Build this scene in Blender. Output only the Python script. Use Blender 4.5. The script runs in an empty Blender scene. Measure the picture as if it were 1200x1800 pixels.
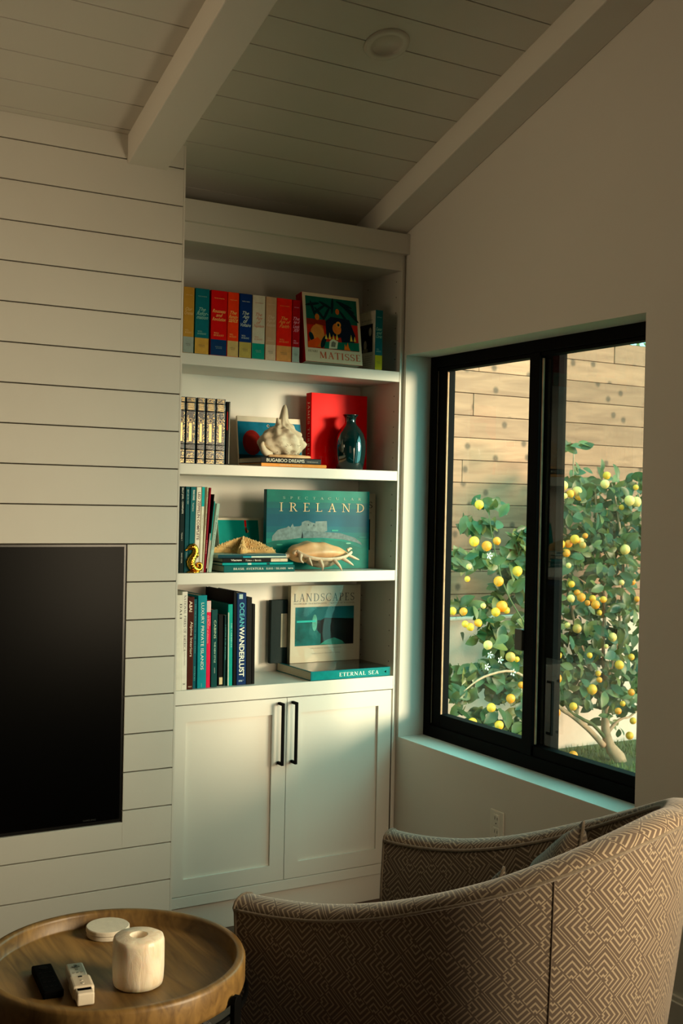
import bpy, bmesh, math, random
from mathutils import Vector, Matrix, noise
random.seed(7)
D = bpy.data
SC = bpy.context.scene
COL = SC.collection
R = math.radians

# ------------------------------------------------------------------ camera
cd = D.cameras.new('camera')
cam = D.objects.new('camera', cd)
COL.objects.link(cam)
cd.sensor_fit = 'HORIZONTAL'
cd.sensor_width = 36.0
cd.lens = 60.01
cd.clip_start = 0.05
cr = Vector((0.86236145, -0.50585944, 0.02095145))
cu_ = Vector((-0.01306002, 0.0191424, 0.99973147))
cf = Vector((0.50612466, 0.8624035, -0.00990113))
m = Matrix.Identity(4)
for i in range(3):
    m[i][0] = cr[i]; m[i][1] = cu_[i]; m[i][2] = -cf[i]
m[0][3], m[1][3], m[2][3] = -2.5955, -3.9314, 1.641
cam.matrix_world = m
SC.camera = cam

# ------------------------------------------------------------------ world, sun, added room lamps, exposure
W = D.worlds.new('world')
SC.world = W
W.use_nodes = True
nt = W.node_tree
bg = nt.nodes['Background']
bg.inputs[0].default_value = (0.28, 0.86, 0.78, 1)
bg.inputs[1].default_value = 4.6

XL_ROOM = -5.2
def lamp(name, kind, loc, direction, energy, color, **kw):
    l = D.lights.new(name, kind)
    l.energy = energy
    l.color = color
    for k, v in kw.items():
        setattr(l, k, v)
    o = D.objects.new(name, l)
    COL.objects.link(o)
    o.location = loc
    o.rotation_euler = Vector(direction).to_track_quat('-Z', 'Y').to_euler()
    return o

# low late sun: rakes the garden fence and reaches the bookcase through the window
lamp('sun', 'SUN', (6, -8, 2), (-0.64, 0.765, -0.12), 6.0, (1.0, 0.77, 0.50), angle=R(17))
# added lamps without openings: assumed window light at right, warm fill from rear
lamp('assumed_window_light_right', 'AREA', (-0.06, -2.95, 1.30), (-1, 0.9, -0.36), 62, (1.0, 0.80, 0.52), shape='RECTANGLE', size=1.2, size_y=1.4, spread=R(112))
lamp('fill_light_rear', 'AREA', (-3.4, -6.7, 1.9), (0.45, 1, 0.25), 4, (1.0, 0.79, 0.50), shape='RECTANGLE', size=2.6, size_y=1.8)
lamp('fill_light_left', 'AREA', (XL_ROOM + .1, -0.95, 2.45), (1, -0.03, 0.05), 4, (1.0, 0.76, 0.47), shape='RECTANGLE', size=1.2, size_y=0.5, spread=R(65))  # added warm fill from the left, lifts the window wall and beam sides
# sky portal over the garden window
po = lamp('window_portal', 'AREA', (0.30, -0.68, 1.46), (-1, 0, 0), 1, (1, 1, 1), shape='RECTANGLE', size=1.5, size_y=1.75)
po.data.cycles.is_portal = True
vs = SC.view_settings
SC.display_settings.display_device = 'sRGB'
vs.view_transform = 'Standard'
vs.look = 'None'
vs.gamma = 1
vs.exposure = 0.08
vs.use_curve_mapping = False
SC.cycles.use_denoising = True
SC.cycles.max_bounces = 10
SC.cycles.diffuse_bounces = 5
SC.cycles.transparent_max_bounces = 16
SC.cycles.sample_clamp_indirect = 6
SC.cycles.caustics_reflective = False
SC.cycles.caustics_refractive = False

# ------------------------------------------------------------------ materials
MC = {}
def nodes(name):
    ma = D.materials.new(name)
    ma.use_nodes = True
    return ma, ma.node_tree, ma.node_tree.nodes['Principled BSDF']

def lin(c):
    return tuple(((x / 12.92) if x <= 0.04045 else ((x + 0.055) / 1.055) ** 2.4) for x in c)

def mat(rgb, rough=0.5, var=0.1, scale=25.0, bump=0.0, metal=0.0, coat=0.0, name=None, bscale=200.0, sheen=0.0, spec=0.5):
    """procedural paint / paper / cloth: sRGB colour with slight noise mottling and fine relief"""
    key = (tuple(rgb), rough, var, scale, bump, metal, coat, bscale, sheen, spec)
    if key in MC:
        return MC[key]
    ma, t, b = nodes(name or 'surface')
    c = lin(rgb)
    tc = t.nodes.new('ShaderNodeTexCoord')
    n = t.nodes.new('ShaderNodeTexNoise')
    n.inputs['Scale'].default_value = scale
    n.inputs['Detail'].default_value = 5
    t.links.new(tc.outputs['Object'], n.inputs['Vector'])
    r = t.nodes.new('ShaderNodeValToRGB')
    r.color_ramp.elements[0].position = 0.3
    r.color_ramp.elements[1].position = 0.7
    r.color_ramp.elements[0].color = tuple(x * (1 - var) for x in c) + (1,)
    r.color_ramp.elements[1].color = tuple(min(1, x * (1 + var)) for x in c) + (1,)
    t.links.new(n.outputs['Fac'], r.inputs['Fac'])
    t.links.new(r.outputs['Color'], b.inputs['Base Color'])
    b.inputs['Roughness'].default_value = rough
    b.inputs['Metallic'].default_value = metal
    b.inputs['Coat Weight'].default_value = coat
    b.inputs['Coat Roughness'].default_value = 0.05
    b.inputs['Sheen Weight'].default_value = sheen
    b.inputs['Specular IOR Level'].default_value = spec
    if bump:
        n2 = t.nodes.new('ShaderNodeTexNoise')
        n2.inputs['Scale'].default_value = bscale
        n2.inputs['Detail'].default_value = 3
        t.links.new(tc.outputs['Object'], n2.inputs['Vector'])
        bp = t.nodes.new('ShaderNodeBump')
        bp.inputs['Strength'].default_value = bump
        bp.inputs['Distance'].default_value = 0.002
        t.links.new(n2.outputs['Fac'], bp.inputs['Height'])
        t.links.new(bp.outputs['Normal'], b.inputs['Normal'])
    MC[key] = ma
    return ma

def wood(name, c1, c2, scale=(2, 14, 14), rough=0.55, knots=False, dist=3.0, coat=0.0, rnd=True):
    ma, t, b = nodes(name)
    L = t.links.new
    tc = t.nodes.new('ShaderNodeTexCoord')
    oi = t.nodes.new('ShaderNodeObjectInfo')
    ad = t.nodes.new('ShaderNodeVectorMath'); ad.operation = 'ADD'
    sc = t.nodes.new('ShaderNodeVectorMath'); sc.operation = 'SCALE'
    cb = t.nodes.new('ShaderNodeCombineXYZ')
    for i in range(3):
        L(oi.outputs['Random'], cb.inputs[i])
    L(cb.outputs[0], sc.inputs[0]); sc.inputs['Scale'].default_value = 37.0 if rnd else 0.0
    L(tc.outputs['Object'], ad.inputs[0]); L(sc.outputs[0], ad.inputs[1])
    mp = t.nodes.new('ShaderNodeMapping'); mp.inputs['Scale'].default_value = scale
    L(ad.outputs[0], mp.inputs['Vector'])
    n = t.nodes.new('ShaderNodeTexNoise'); n.inputs['Scale'].default_value = 1.6; n.inputs['Detail'].default_value = 8
    n.inputs['Distortion'].default_value = dist
    L(mp.outputs[0], n.inputs['Vector'])
    r = t.nodes.new('ShaderNodeValToRGB')
    r.color_ramp.elements[0].position = 0.32; r.color_ramp.elements[1].position = 0.68
    r.color_ramp.elements[0].color = lin(c1) + (1,); r.color_ramp.elements[1].color = lin(c2) + (1,)
    L(n.outputs['Fac'], r.inputs['Fac'])
    out = r.outputs['Color']
    if rnd:
        hs = t.nodes.new('ShaderNodeHueSaturation')
        mr = t.nodes.new('ShaderNodeMapRange'); mr.inputs['To Min'].default_value = 0.84; mr.inputs['To Max'].default_value = 1.12
        L(oi.outputs['Random'], mr.inputs['Value']); L(mr.outputs[0], hs.inputs['Value']); L(out, hs.inputs['Color'])
        out = hs.outputs['Color']
    if knots:
        sp_ = t.nodes.new('ShaderNodeSeparateXYZ'); L(ad.outputs[0], sp_.inputs[0])
        m2 = t.nodes.new('ShaderNodeCombineXYZ'); L(sp_.outputs[0], m2.inputs[0]); L(sp_.outputs[2], m2.inputs[1])
        vo = t.nodes.new('ShaderNodeTexVoronoi'); vo.voronoi_dimensions = '2D'; vo.inputs['Scale'].default_value = 3.9
        L(m2.outputs[0], vo.inputs['Vector'])
        rr = t.nodes.new('ShaderNodeValToRGB')
        rr.color_ramp.elements[0].position = 0.05; rr.color_ramp.elements[1].position = 0.12
        rr.color_ramp.elements[0].color = (0.30, 0.31, 0.29, 1); rr.color_ramp.elements[1].color = (1, 1, 1, 1)
        L(vo.outputs['Distance'], rr.inputs['Fac'])
        mx = t.nodes.new('ShaderNodeMix'); mx.data_type = 'RGBA'; mx.blend_type = 'MULTIPLY'
        mx.inputs['Factor'].default_value = 0.9
        L(out, mx.inputs['A']); L(rr.outputs['Color'], mx.inputs['B'])
        out = mx.outputs['Result']
    L(out, b.inputs['Base Color'])
    b.inputs['Roughness'].default_value = rough
    b.inputs['Coat Weight'].default_value = coat
    bp = t.nodes.new('ShaderNodeBump'); bp.inputs['Strength'].default_value = 0.25; bp.inputs['Distance'].default_value = 0.001
    L(n.outputs['Fac'], bp.inputs['Height']); L(bp.outputs['Normal'], b.inputs['Normal'])
    return ma

WHITE = mat((0.86, 0.84, 0.80), 0.45, 0.015, 3, bump=0.05, name='white_paint')
PLANKW = mat((0.855, 0.835, 0.79), 0.5, 0.02, 4, bump=0.08, bscale=90, name='shiplap_paint')
WALLP = mat((0.84, 0.82, 0.785), 0.75, 0.015, 2, bump=0.12, bscale=260, name='wall_plaster')
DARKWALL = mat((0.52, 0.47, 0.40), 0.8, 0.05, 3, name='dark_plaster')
SHADOWGAP = mat((0.16, 0.13, 0.10), 0.8, 0.1, name='joint_backing')
BLACK = mat((0.02, 0.02, 0.02), 0.62, 0.1, name='black_metal', spec=.05)
BLACKM = mat((0.02, 0.02, 0.02), 0.6, 0.1, bump=0.1, name='black_matte', spec=.1)
PAGES = mat((0.82, 0.78, 0.68), 0.8, 0.12, 300, bump=0.3, bscale=600, name='paper_edges')
FENCE = wood('fence_wood', (0.60, 0.395, 0.30), (0.70, 0.475, 0.365), scale=(1.2, 9, 9), rough=0.8, knots=True, dist=1.5)
FLOORW = wood('floor_wood', (0.20, 0.12, 0.07), (0.34, 0.21, 0.13), scale=(1.5, 10, 10), rough=0.45)
TRAYW = wood('tray_wood', (0.37, 0.275, 0.14), (0.52, 0.405, 0.22), scale=(26, 2.6, 12), rough=0.42, dist=1.1, rnd=False)
STUCCO = mat((0.90, 0.76, 0.69), 0.9, 0.06, 6, bump=0.5, bscale=80, name='stucco')
GRASSG = mat((0.32, 0.33, 0.18), 0.9, 0.3, 12, bump=0.5, name='lawn')
BARK = mat((0.70, 0.54, 0.43), 0.85, 0.2, 30, bump=0.6, bscale=60, name='bark')
GOLD = mat((0.88, 0.62, 0.22), 0.2, 0.08, 20, metal=1.0, name='polished_brass')

# ------------------------------------------------------------------ mesh helpers
class MB:
    def __init__(s):
        s.v = []; s.f = []; s.m = []; s.uv = None
    def add(s, vs, fs, mi=0):
        o = len(s.v)
        s.v += [tuple(v) for v in vs]
        s.f += [tuple(i + o for i in f) for f in fs]
        s.m += [mi] * len(fs)
        return s
    def box(s, x0, x1, y0, y1, z0, z1, mi=0, xf=None):
        vs = [(x0, y0, z0), (x1, y0, z0), (x1, y1, z0), (x0, y1, z0), (x0, y0, z1), (x1, y0, z1), (x1, y1, z1), (x0, y1, z1)]
        if xf: vs = [xf @ Vector(v) for v in vs]
        return s.add(vs, [(0, 3, 2, 1), (4, 5, 6, 7), (0, 1, 5, 4), (1, 2, 6, 5), (2, 3, 7, 6), (3, 0, 4, 7)], mi)
    def prism(s, pts, h0, h1, axis='z', mi=0):
        n = len(pts)
        def P(a, b, c):
            return {'z': (a, b, c), 'y': (a, c, b), 'x': (c, a, b)}[axis]
        vs = [P(a, b, h0) for a, b in pts] + [P(a, b, h1) for a, b in pts]
        fs = [tuple(range(n))[::-1], tuple(range(n, 2 * n))] + [(i, (i + 1) % n, (i + 1) % n + n, i + n) for i in range(n)]
        return s.add(vs, fs, mi)
    def lathe(s, prof, n=32, cx=0, cy=0, mi=0, sy=1.0):
        vs = []; fs = []
        for r, z in prof:
            for i in range(n):
                a = 2 * math.pi * i / n
                vs.append((cx + r * math.cos(a), cy + sy * r * math.sin(a), z))
        for j in range(len(prof) - 1):
            for i in range(n):
                k = (i + 1) % n
                fs.append((j * n + i, j * n + k, (j + 1) * n + k, (j + 1) * n + i))
        if prof[0][0] > 1e-6: fs.append(tuple(range(n))[::-1])
        if prof[-1][0] > 1e-6: fs.append(tuple((len(prof) - 1) * n + i for i in range(n)))
        return s.add(vs, fs, mi)
    def tube(s, pts, rad, n=8, mi=0, flat=1.0, cap=True):
        pts = [Vector(p) for p in pts]
        rs = rad if isinstance(rad, (list, tuple)) else [rad] * len(pts)
        vs = []; fs = []
        up = Vector((0, 0, 1))
        prev = None
        for i, p in enumerate(pts):
            d = (pts[min(i + 1, len(pts) - 1)] - pts[max(i - 1, 0)]).normalized()
            if prev is None:
                a = d.orthogonal().normalized()
            else:
                a = (prev - d * prev.dot(d)).normalized()
            prev = a
            b = d.cross(a)
            for k in range(n):
                t = 2 * math.pi * k / n
                vs.append(p + a * rs[i] * math.cos(t) + b * rs[i] * math.sin(t) * flat)
        for j in range(len(pts) - 1):
            for k in range(n):
                q = (k + 1) % n
                fs.append((j * n + k, j * n + q, (j + 1) * n + q, (j + 1) * n + k))
        if cap:
            fs.append(tuple(range(n))[::-1])
            fs.append(tuple((len(pts) - 1) * n + k for k in range(n)))
        return s.add(vs, fs, mi)
    def mesh(s, name, mats):
        me = D.meshes.new(name)
        me.from_pydata(s.v, [], s.f)
        if not isinstance(mats, (list, tuple)): mats = [mats]
        for ma in mats: me.materials.append(ma)
        if len(mats) > 1: me.polygons.foreach_set('material_index', s.m)
        me.validate(); me.update()
        return me
    def build(s, name, mats, parent=None, bevel=0, smooth=False, seg=2, loc=None, recalc=True):
        me = s.mesh(name, mats)
        if recalc:
            bm = bmesh.new(); bm.from_mesh(me)
            bmesh.ops.recalc_face_normals(bm, faces=bm.faces)
            bm.to_mesh(me); bm.free()
        o = D.objects.new(name, me)
        COL.objects.link(o)
        if loc: o.location = loc
        if parent: o.parent = parent
        if smooth:
            me.shade_smooth()
        if bevel:
            b = o.modifiers.new('bevel', 'BEVEL'); b.width = bevel; b.segments = seg; b.limit_method = 'ANGLE'; b.angle_limit = R(40)
        return o

def smooth_angle(o, deg=40):
    me = o.data
    me.shade_smooth()
    try:
        me.set_sharp_from_angle(angle=R(deg))
    except Exception:
        pass

def empty(name, loc=(0, 0, 0)):
    o = D.objects.new(name, None)
    o.empty_display_size = 0.05
    COL.objects.link(o)
    o.location = loc
    return o

def tag(o, label, cat, group=None, kind=None):
    o['label'] = label; o['category'] = cat
    if group: o['group'] = group
    if kind: o['kind'] = kind
    return o

def struct(o, label=None, cat='room'):
    o['kind'] = 'structure'
    if label: o['label'] = label
    o['category'] = cat
    return o

def inst(name, me, parent, loc=(0, 0, 0), rot=None, scale=None):
    o = D.objects.new(name, me)
    COL.objects.link(o)
    o.parent = parent
    o.location = loc
    if rot: o.rotation_euler = rot
    if scale: o.scale = scale
    return o

# ------------------------------------------------------------------ room shell
SL = 0.34; ZC = 2.8506
XL = -5.2; YB = -7.0
def ceil_z(y): return ZC - SL * y

# floor
fl = MB().box(XL, 0.22, YB, 0.45, -0.12, -0.012).build('floor', SHADOWGAP)
struct(fl, 'dark brown hardwood plank floor under chair and table', 'floor')
random.seed(11)
y = 0.32; i = 0
while y > -5.0:
    x = XL + random.uniform(-1.2, 0)
    while x < 0:
        x2 = min(x + random.uniform(1.3, 2.2), 0.0)
        xa = max(x, XL)
        if x2 - xa > 0.05:
            MB().box(xa + .0008, x2 - .0008, y - 0.1755, y, -0.012, 0.0).build('floor_plank', FLOORW, fl)
        x = x2
    y -= 0.177
# right wall with the window opening
A0, B0, WZ0, WZ1 = -0.0097, -1.3512, 0.6677, 2.2456
wm = MB()
TOPZ = 4.7
wm.box(0, 0.22, A0, 0.45, 0, TOPZ)
wm.box(0, 0.22, YB, B0, 0, 5.3)
wm.box(0, 0.22, B0, A0, 0, WZ0)
wm.box(0, 0.22, B0, A0, WZ1, TOPZ)
wr = wm.build('wall_right', WALLP)
struct(wr, 'plain off-white wall with the deep window opening', 'wall')
wb = MB().box(XL, 0.0, 0.33, 0.45, 0, 2.90).build('wall_back', WALLP); struct(wb, 'white wall behind the built-in shelves', 'wall')
wl = MB().box(XL - .15, XL, YB, 0.45, 0, 5.3).build('wall_left', DARKWALL); struct(wl, 'plain far side wall of the room', 'wall')
wf = MB().box(XL - .15, 0.22, YB - .15, YB, 0, 5.4).build('wall_front', DARKWALL); struct(wf, 'plain wall at the far end of the room', 'wall')
bb = MB().box(-0.016, 0.0, YB, -0.06, 0, 0.175).box(-0.010, 0.0, YB, -0.06, 0.175, 0.19).build('baseboard_right', WHITE, bevel=.002)
struct(bb, 'tall white baseboard along the window wall', 'baseboard')
# ceiling: sloping boards with open joints, all running parallel to the shelf wall
th = math.atan(SL)
ce = MB().prism([(0.45, ZC - SL * .45 + .075), (YB - .15, ceil_z(YB - .15) + .075), (YB - .15, ceil_z(YB - .15) + .2), (0.45, ZC - SL * .45 + .2)], XL - .15, 0.30, axis='x').build('ceiling', SHADOWGAP)
struct(ce, 'sloped white ceiling of painted boards with fine joints', 'ceiling')
Q = 0.1274
hw = Q / 2 * math.sqrt(1 + SL * SL) - 0.0022
pme = MB().box(XL, 0.0, -hw, hw, 0.0, 0.014).mesh('ceiling_board', PLANKW)
LX, LY, HR = -0.624, -0.798, 0.052
for k in range(-2, 56):
    yc = 0.1007 - Q * (k - 0.5)
    if yc < YB + .05 or yc > 0.33: continue
    me = pme
    ly = (LY - yc) * math.sqrt(1 + SL * SL)
    if ly - HR < hw and ly + HR > -hw:      # boards cut out around the recessed light
        a, b = max(-hw, ly - HR), min(hw, ly + HR)
        mb_ = MB().box(XL, LX - HR, -hw, hw, 0, .014).box(LX + HR, 0, -hw, hw, 0, .014)
        if a > -hw: mb_.box(LX - HR, LX + HR, -hw, a, 0, .014)
        if b < hw: mb_.box(LX - HR, LX + HR, b, hw, 0, .014)
        me = mb_.mesh('ceiling_board', PLANKW)
    inst('ceiling_board', me, ce, (0, yc, ceil_z(yc)), rot=(-th, 0, 0))

def beam(name, x0, x1, label):
    def P(y, dz): return (y, ceil_z(y) + dz)
    b = MB().prism([P(0.32, -0.101), P(YB, -0.101), P(YB, 0.004), P(0.32, 0.004)], x0, x1, axis='x').build(name, WHITE, bevel=.004)
    struct(b, label, 'beam')
    return b
beam('beam', -0.1482, 0.0, 'white ceiling beam running along the window wall')
beam('beam', -1.2535, -1.1081, 'white box beam meeting the shiplap chimney wall')
beam('beam', -2.359, -2.214, 'white box beam above the television wall')
beam('beam', -3.465, -3.32, 'white box beam nearest the far side wall')

# ------------------------------------------------------------------ shiplap television wall
PW0, PW1 = -3.62, -1.037
YP = -0.1309
G0, GP = 2.8097, 0.1335
TVX0, TVX1, TVZ0, TVZ1 = -2.93, -1.2275, 0.500, 1.4748
cw = MB()
cw.box(PW0, PW1 - .004, YP + .012, 0.33, 0, 3.0)
cwo = cw.build('wall_chimney', mat((0.26, 0.23, 0.18), 0.8, 0.05, name='shiplap_backing'))
MB().box(PW1 - .0068, PW1, YP, YP + .03, 0, 2.893).build('corner_trim', PLANKW, cwo)
struct(cwo, 'white horizontal shiplap wall holding the television', 'wall')
GAP = 0.0042
def row_z(k): return G0 - GP * k
rows = []
zt = ceil_z(YP)
rows.append((row_z(0) + GAP / 2, zt - .001))
for k in range(21):
    z1 = row_z(k) - GAP / 2; z0 = row_z(k + 1) + GAP / 2
    rows.append((max(z0, 0.0), z1))
for (z0, z1) in rows:
    if z1 <= 0.01: continue
    cuts = [(PW0, PW1 - .0072)]
    if z0 < TVZ1 - .01 and z1 > TVZ0 + .01:
        if z0 >= TVZ0 - .002 or z0 < TVZ0:
            cuts = [(PW0, TVX0), (TVX1, PW1 - .0072)]
        if z0 < TVZ0 < z1 - .01:
            MB().box(TVX0, TVX1, YP, YP + .012, z0, TVZ0).build('shiplap_board', PLANKW, cwo, bevel=.0008, seg=1)
        if z0 < TVZ1 < z1 - .012:
            MB().box(TVX0, TVX1, YP, YP + .012, TVZ1 + .001, z1).build('shiplap_board', PLANKW, cwo, bevel=.0008, seg=1)
    for (a, b) in cuts:
        MB().box(a, b, YP, YP + .012, z0, z1).build('shiplap_board', PLANKW, cwo, bevel=.0008, seg=1)

# television, set flush in the shiplap
tv = empty('television', (-2.08, YP, TVZ0))
tag(tv, 'large black wall television set into white shiplap, switched off', 'television')
def loc_of(o, mb_world, name, ma, **kw):
    """build geometry given in world coordinates as a child of o (o has only a translation)"""
    L = o.location
    mb_world.v = [(v[0] - L.x, v[1] - L.y, v[2] - L.z) for v in mb_world.v]
    return mb_world.build(name, ma, o, **kw)
loc_of(tv, MB().box(TVX0 + .002, TVX1 - .003, YP + .003, YP + .0115, TVZ0 + .003, TVZ1 - .002), 'frame', mat((0.03, 0.03, 0.03), 0.3, 0.05, name='tv_frame'), bevel=.001)
loc_of(tv, MB().box(TVX0 + .010, TVX1 - .011, YP + .0015, YP + .004, TVZ0 + .014, TVZ1 - .010), 'screen', mat((0.008, 0.008, 0.008), 0.3, 0.0, name='tv_screen', spec=.06))

# ------------------------------------------------------------------ built-in bookcase
S1T, S1B, S2T, S2B, S3T, S3B, CT, DT, DBM, CB = 2.1765, 2.1344, 1.7676, 1.7276, 1.3595, 1.3172, 0.923, 0.8674, 0.1521, 0.1097
FZ1, FZ0, OZ = 2.7397, 2.6583, 2.5907
BW, SX, BD = -1.0365, -0.0245, 0.3054
bc = empty('built_in_bookcase', (-0.52, 0, 0))
tag(bc, 'white built-in bookcase with open shelves over two shaker doors', 'bookcase')
def bpart(mb, name, ma=WHITE, bevel=.0012, **kw): return loc_of(bc, mb, name, ma, bevel=bevel, seg=1, **kw)
bpart(MB().box(SX, -0.0003, 0.009, 0.33, 0, FZ0 + .01), 'side_panel')
bpart(MB().box(SX, -0.0165, 0.0, 0.012, 0, FZ0 + .01), 'face_stile')
bpart(MB().box(BW, BW + .033, 0.001, 0.33, 0, FZ0 + .01), 'side_panel')
bpart(MB().box(BW + .033, SX, BD, BD + .012, 0.05, 2.62), 'back_panel')
bpart(MB().box(BW, 0, -0.0217, 0.02, FZ0, FZ1), 'fascia')
bpart(MB().box(BW + .033, SX, 0, 0.02, OZ, FZ0 + .005), 'header')
bpart(MB().box(BW + .033, SX, 0.02, BD, OZ + .001, OZ + .02), 'top_panel')
bpart(MB().box(BW + .035, SX - .001, 0.0, BD, S1B, S1T), 'shelf')
bpart(MB().box(BW + .035, SX - .001, 0.0, BD, S2B, S2T), 'shelf')
bpart(MB().box(BW + .035, SX - .001, 0.0, BD, S3B, S3T), 'shelf')
bpart(MB().box(BW + .033, SX, 0.0, BD, DT + .0015, CT), 'countertop')
bpart(MB().box(BW + .033, SX, 0.0, 0.02, CB, DBM - .0015), 'bottom_rail')
bpart(MB().box(BW + .033, SX, 0.02, BD, CB, CB + .02), 'cabinet_floor')
bpart(MB().box(BW + .033, SX, 0.016, 0.03, 0.0, CB), 'toe_kick')
bpart(MB().box(BW + .05, SX - .02, 0.024, 0.03, DBM, DT), 'cabinet_interior', BLACKM)
# shelf-pin holes bored in the right side panel
ph = MB()
for zz0, zz1 in ((S1T, OZ), (S2T, S1B), (S3T, S2B), (CT, S3B)):
    z = zz0 + .055
    while z < zz1 - .03:
        for yy in (0.038, 0.262):
            ph.add([(SX - .0004, yy + .0030 * math.cos(a * R(60)), z + .0030 * math.sin(a * R(60))) for a in range(6)], [tuple(range(6))])
        z += .064
o = loc_of(bc, ph, 'pin_holes', mat((0.16, 0.13, 0.10), 0.9, 0.05, name='pin_hole'), recalc=False); o['kind'] = 'stuff'
# doors
def door(x0, x1, hx):
    z0, z1 = DBM + .0015, DT - .0015
    st = 0.062
    m_ = MB()
    yf, yb = 0.0, 0.02
    m_.box(x0, x0 + st, yf, yb, z0, z1).box(x1 - st, x1, yf, yb, z0, z1)
    m_.box(x0 + st, x1 - st, yf, yb, z0, z0 + st).box(x0 + st, x1 - st, yf, yb, z1 - st, z1)
    d = loc_of(bc, m_, 'door', WHITE)
    p = MB().box(x0 + st - .002, x1 - st + .002, yf + .0095, yb - .001, z0 + st - .002, z1 - st + .002)
    p.v = [(v[0] + .52, v[1], v[2]) for v in p.v]
    p.build('door_panel', WHITE, d)
    h = MB()
    hz0, hz1 = 0.6105, 0.8525
    w = .0105
    h.box(hx - w / 2, hx + w / 2, -0.040, -0.030, hz0, hz1)
    h.box(hx - w / 2, hx + w / 2, -0.031, 0.0, hz0, hz0 + .0105).box(hx - w / 2, hx + w / 2, -0.031, 0.0, hz1 - .0105, hz1)
    h.v = [(v[0] + .52, v[1], v[2]) for v in h.v]
    h.build('handle', BLACK, d, bevel=.0008, seg=1)['label'] = 'square black bar handle'
    return d
DM = -0.5166
door(BW + .0345, DM - .0012, -0.5515)
door(DM + .0012, -0.0315, -0.4925)
# recessed ceiling light
clg = empty('recessed_ceiling_light', (-0.624, -0.798, ceil_z(-0.798)))
clg.rotation_euler = (-th, 0, 0)
tag(clg, 'round white recessed ceiling light between the two beams', 'ceiling light')
TRIMP = mat((0.84, 0.82, 0.77), 0.35, 0.01, name='light_trim')
o = MB().lathe([(0.076, 0.0), (0.074, -0.005), (0.066, -0.008), (0.054, -0.008), (0.050, -0.004), (0.047, 0.004), (0.0455, 0.010)], 48).build('trim_ring', TRIMP, clg, smooth=True)
MB().lathe([(0.0455, 0.010), (0.040, 0.030), (0.034, 0.046), (0.024, 0.050), (0.0, 0.050)], 48).build('reflector', mat((0.62, 0.60, 0.56), 0.25, 0.02, name='light_reflector'), clg, smooth=True)
MB().lathe([(0.0, 0.026), (0.010, 0.026), (0.019, 0.031), (0.023, 0.040), (0.023, 0.049)], 32).build('bulb', mat((0.75, 0.75, 0.72), 0.08, 0.02, coat=1.0, name='bulb_glass'), clg, smooth=True)

# wall outlet
ou = empty('wall_outlet', (0, -0.676, 0.469))
tag(ou, 'white duplex outlet plate on the wall under the window', 'outlet')
OP = mat((0.86, 0.84, 0.79), 0.35, 0.01, name='outlet_plastic')
MB().box(-.006, 0, -.038, .038, -.060, .060).build('cover_plate', OP, ou, bevel=.003)
for dz in (-.024, .024):
    r_ = MB().box(-.0085, -.005, -.0165, .0165, dz - .0215, dz + .0215).build('receptacle', OP, ou, bevel=.002)
    s_ = MB()
    for yy, hh in ((-.007, .010), (.007, .012)):
        s_.box(-.0088, -.0084, yy - .0012, yy + .0012, dz + .002, dz + .002 + hh)
    s_.lathe([(0.0026, -.0001), (.0026, .0004)], 10)
    n = len(s_.v) - 20
    s_.v = s_.v[:n] + [(-.0085 + v[2] * -1, v[0], v[1] + dz - .011) for v in s_.v[n:]]
    s_.build('slots', BLACKM, r_)

# ------------------------------------------------------------------ window_1
wi = empty('window_1', (0.123, -0.68, WZ0))
struct(wi, 'black framed sliding window looking onto the lemon tree', 'window')
def wpart(mb, name, ma=BLACK, bevel=.0015, **kw): return loc_of(wi, mb, name, ma, bevel=bevel, seg=1, **kw)
X0 = 0.123
wpart(MB().box(X0, .21, A0 - .046, A0, WZ0, WZ1), 'frame_jamb')
wpart(MB().box(X0, .21, B0, B0 + .046, WZ0, WZ1), 'frame_jamb')
wpart(MB().box(X0, .21, B0 + .046, A0 - .046, WZ1 - .045, WZ1), 'frame_head')
wpart(MB().box(X0, .21, B0 + .046, A0 - .046, WZ0, WZ0 + .052), 'frame_sill')
# left sash
gz0, gz1 = 0.772, 2.184
sa = wpart(MB().box(.130, .172, -.1195, A0 - .047, WZ0 + .053, WZ1 - .046), 'sash_stile')
wpart(MB().box(.130, .172, -.645, -.1195, gz1, WZ1 - .046), 'sash_rail')
wpart(MB().box(.130, .172, -.645, -.1195, WZ0 + .053, gz0), 'sash_rail')
wpart(MB().box(.1235, .152, -.7044, -.6480, WZ0 + .053, WZ1 - .046), 'meeting_stile')
wpart(MB().box(.166, .205, -.762, -.6600, WZ0 + .053, WZ1 - .046), 'rear_stile', mat((0.03, 0.045, 0.045), 0.7, 0.1, name='rear_stile', spec=.03))
# right sash
wpart(MB().box(.140, .172, B0 + .047, B0 + .10, WZ0 + .053, WZ1 - .046), 'sash_stile')
wpart(MB().box(.130, .172, B0 + .10, -.705, gz1 + .002, WZ1 - .046), 'sash_rail')
wpart(MB().box(.130, .172, B0 + .10, -.705, WZ0 + .053, .758), 'sash_rail')
wpart(MB().box(.1235, .128, A0 - .058, A0 - .053, WZ0 + .06, WZ1 - .06), 'channel', mat((0.30, 0.27, 0.22), 0.3, 0.05, name='anodised_channel'))
wpart(MB().box(.1310, .1400, -.1225, -.1190, gz0 - .01, gz1 - .006), 'weather_strip', mat((0.80, 0.62, 0.48), 0.8, 0.2, name='pile_strip'))
wpart(MB().box(.1370, .1460, -.7085, -.7030, gz0 - .01, gz1 - .006), 'weather_strip', mat((0.80, 0.62, 0.48), 0.8, 0.2, name='pile_strip'))
wpart(MB().box(.116, .128, -.6470, -.604, 1.099, 1.178), 'latch_handle', mat((0.30, 0.29, 0.25), 0.45, 0.05, name='latch_grey'), bevel=.002)

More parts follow.
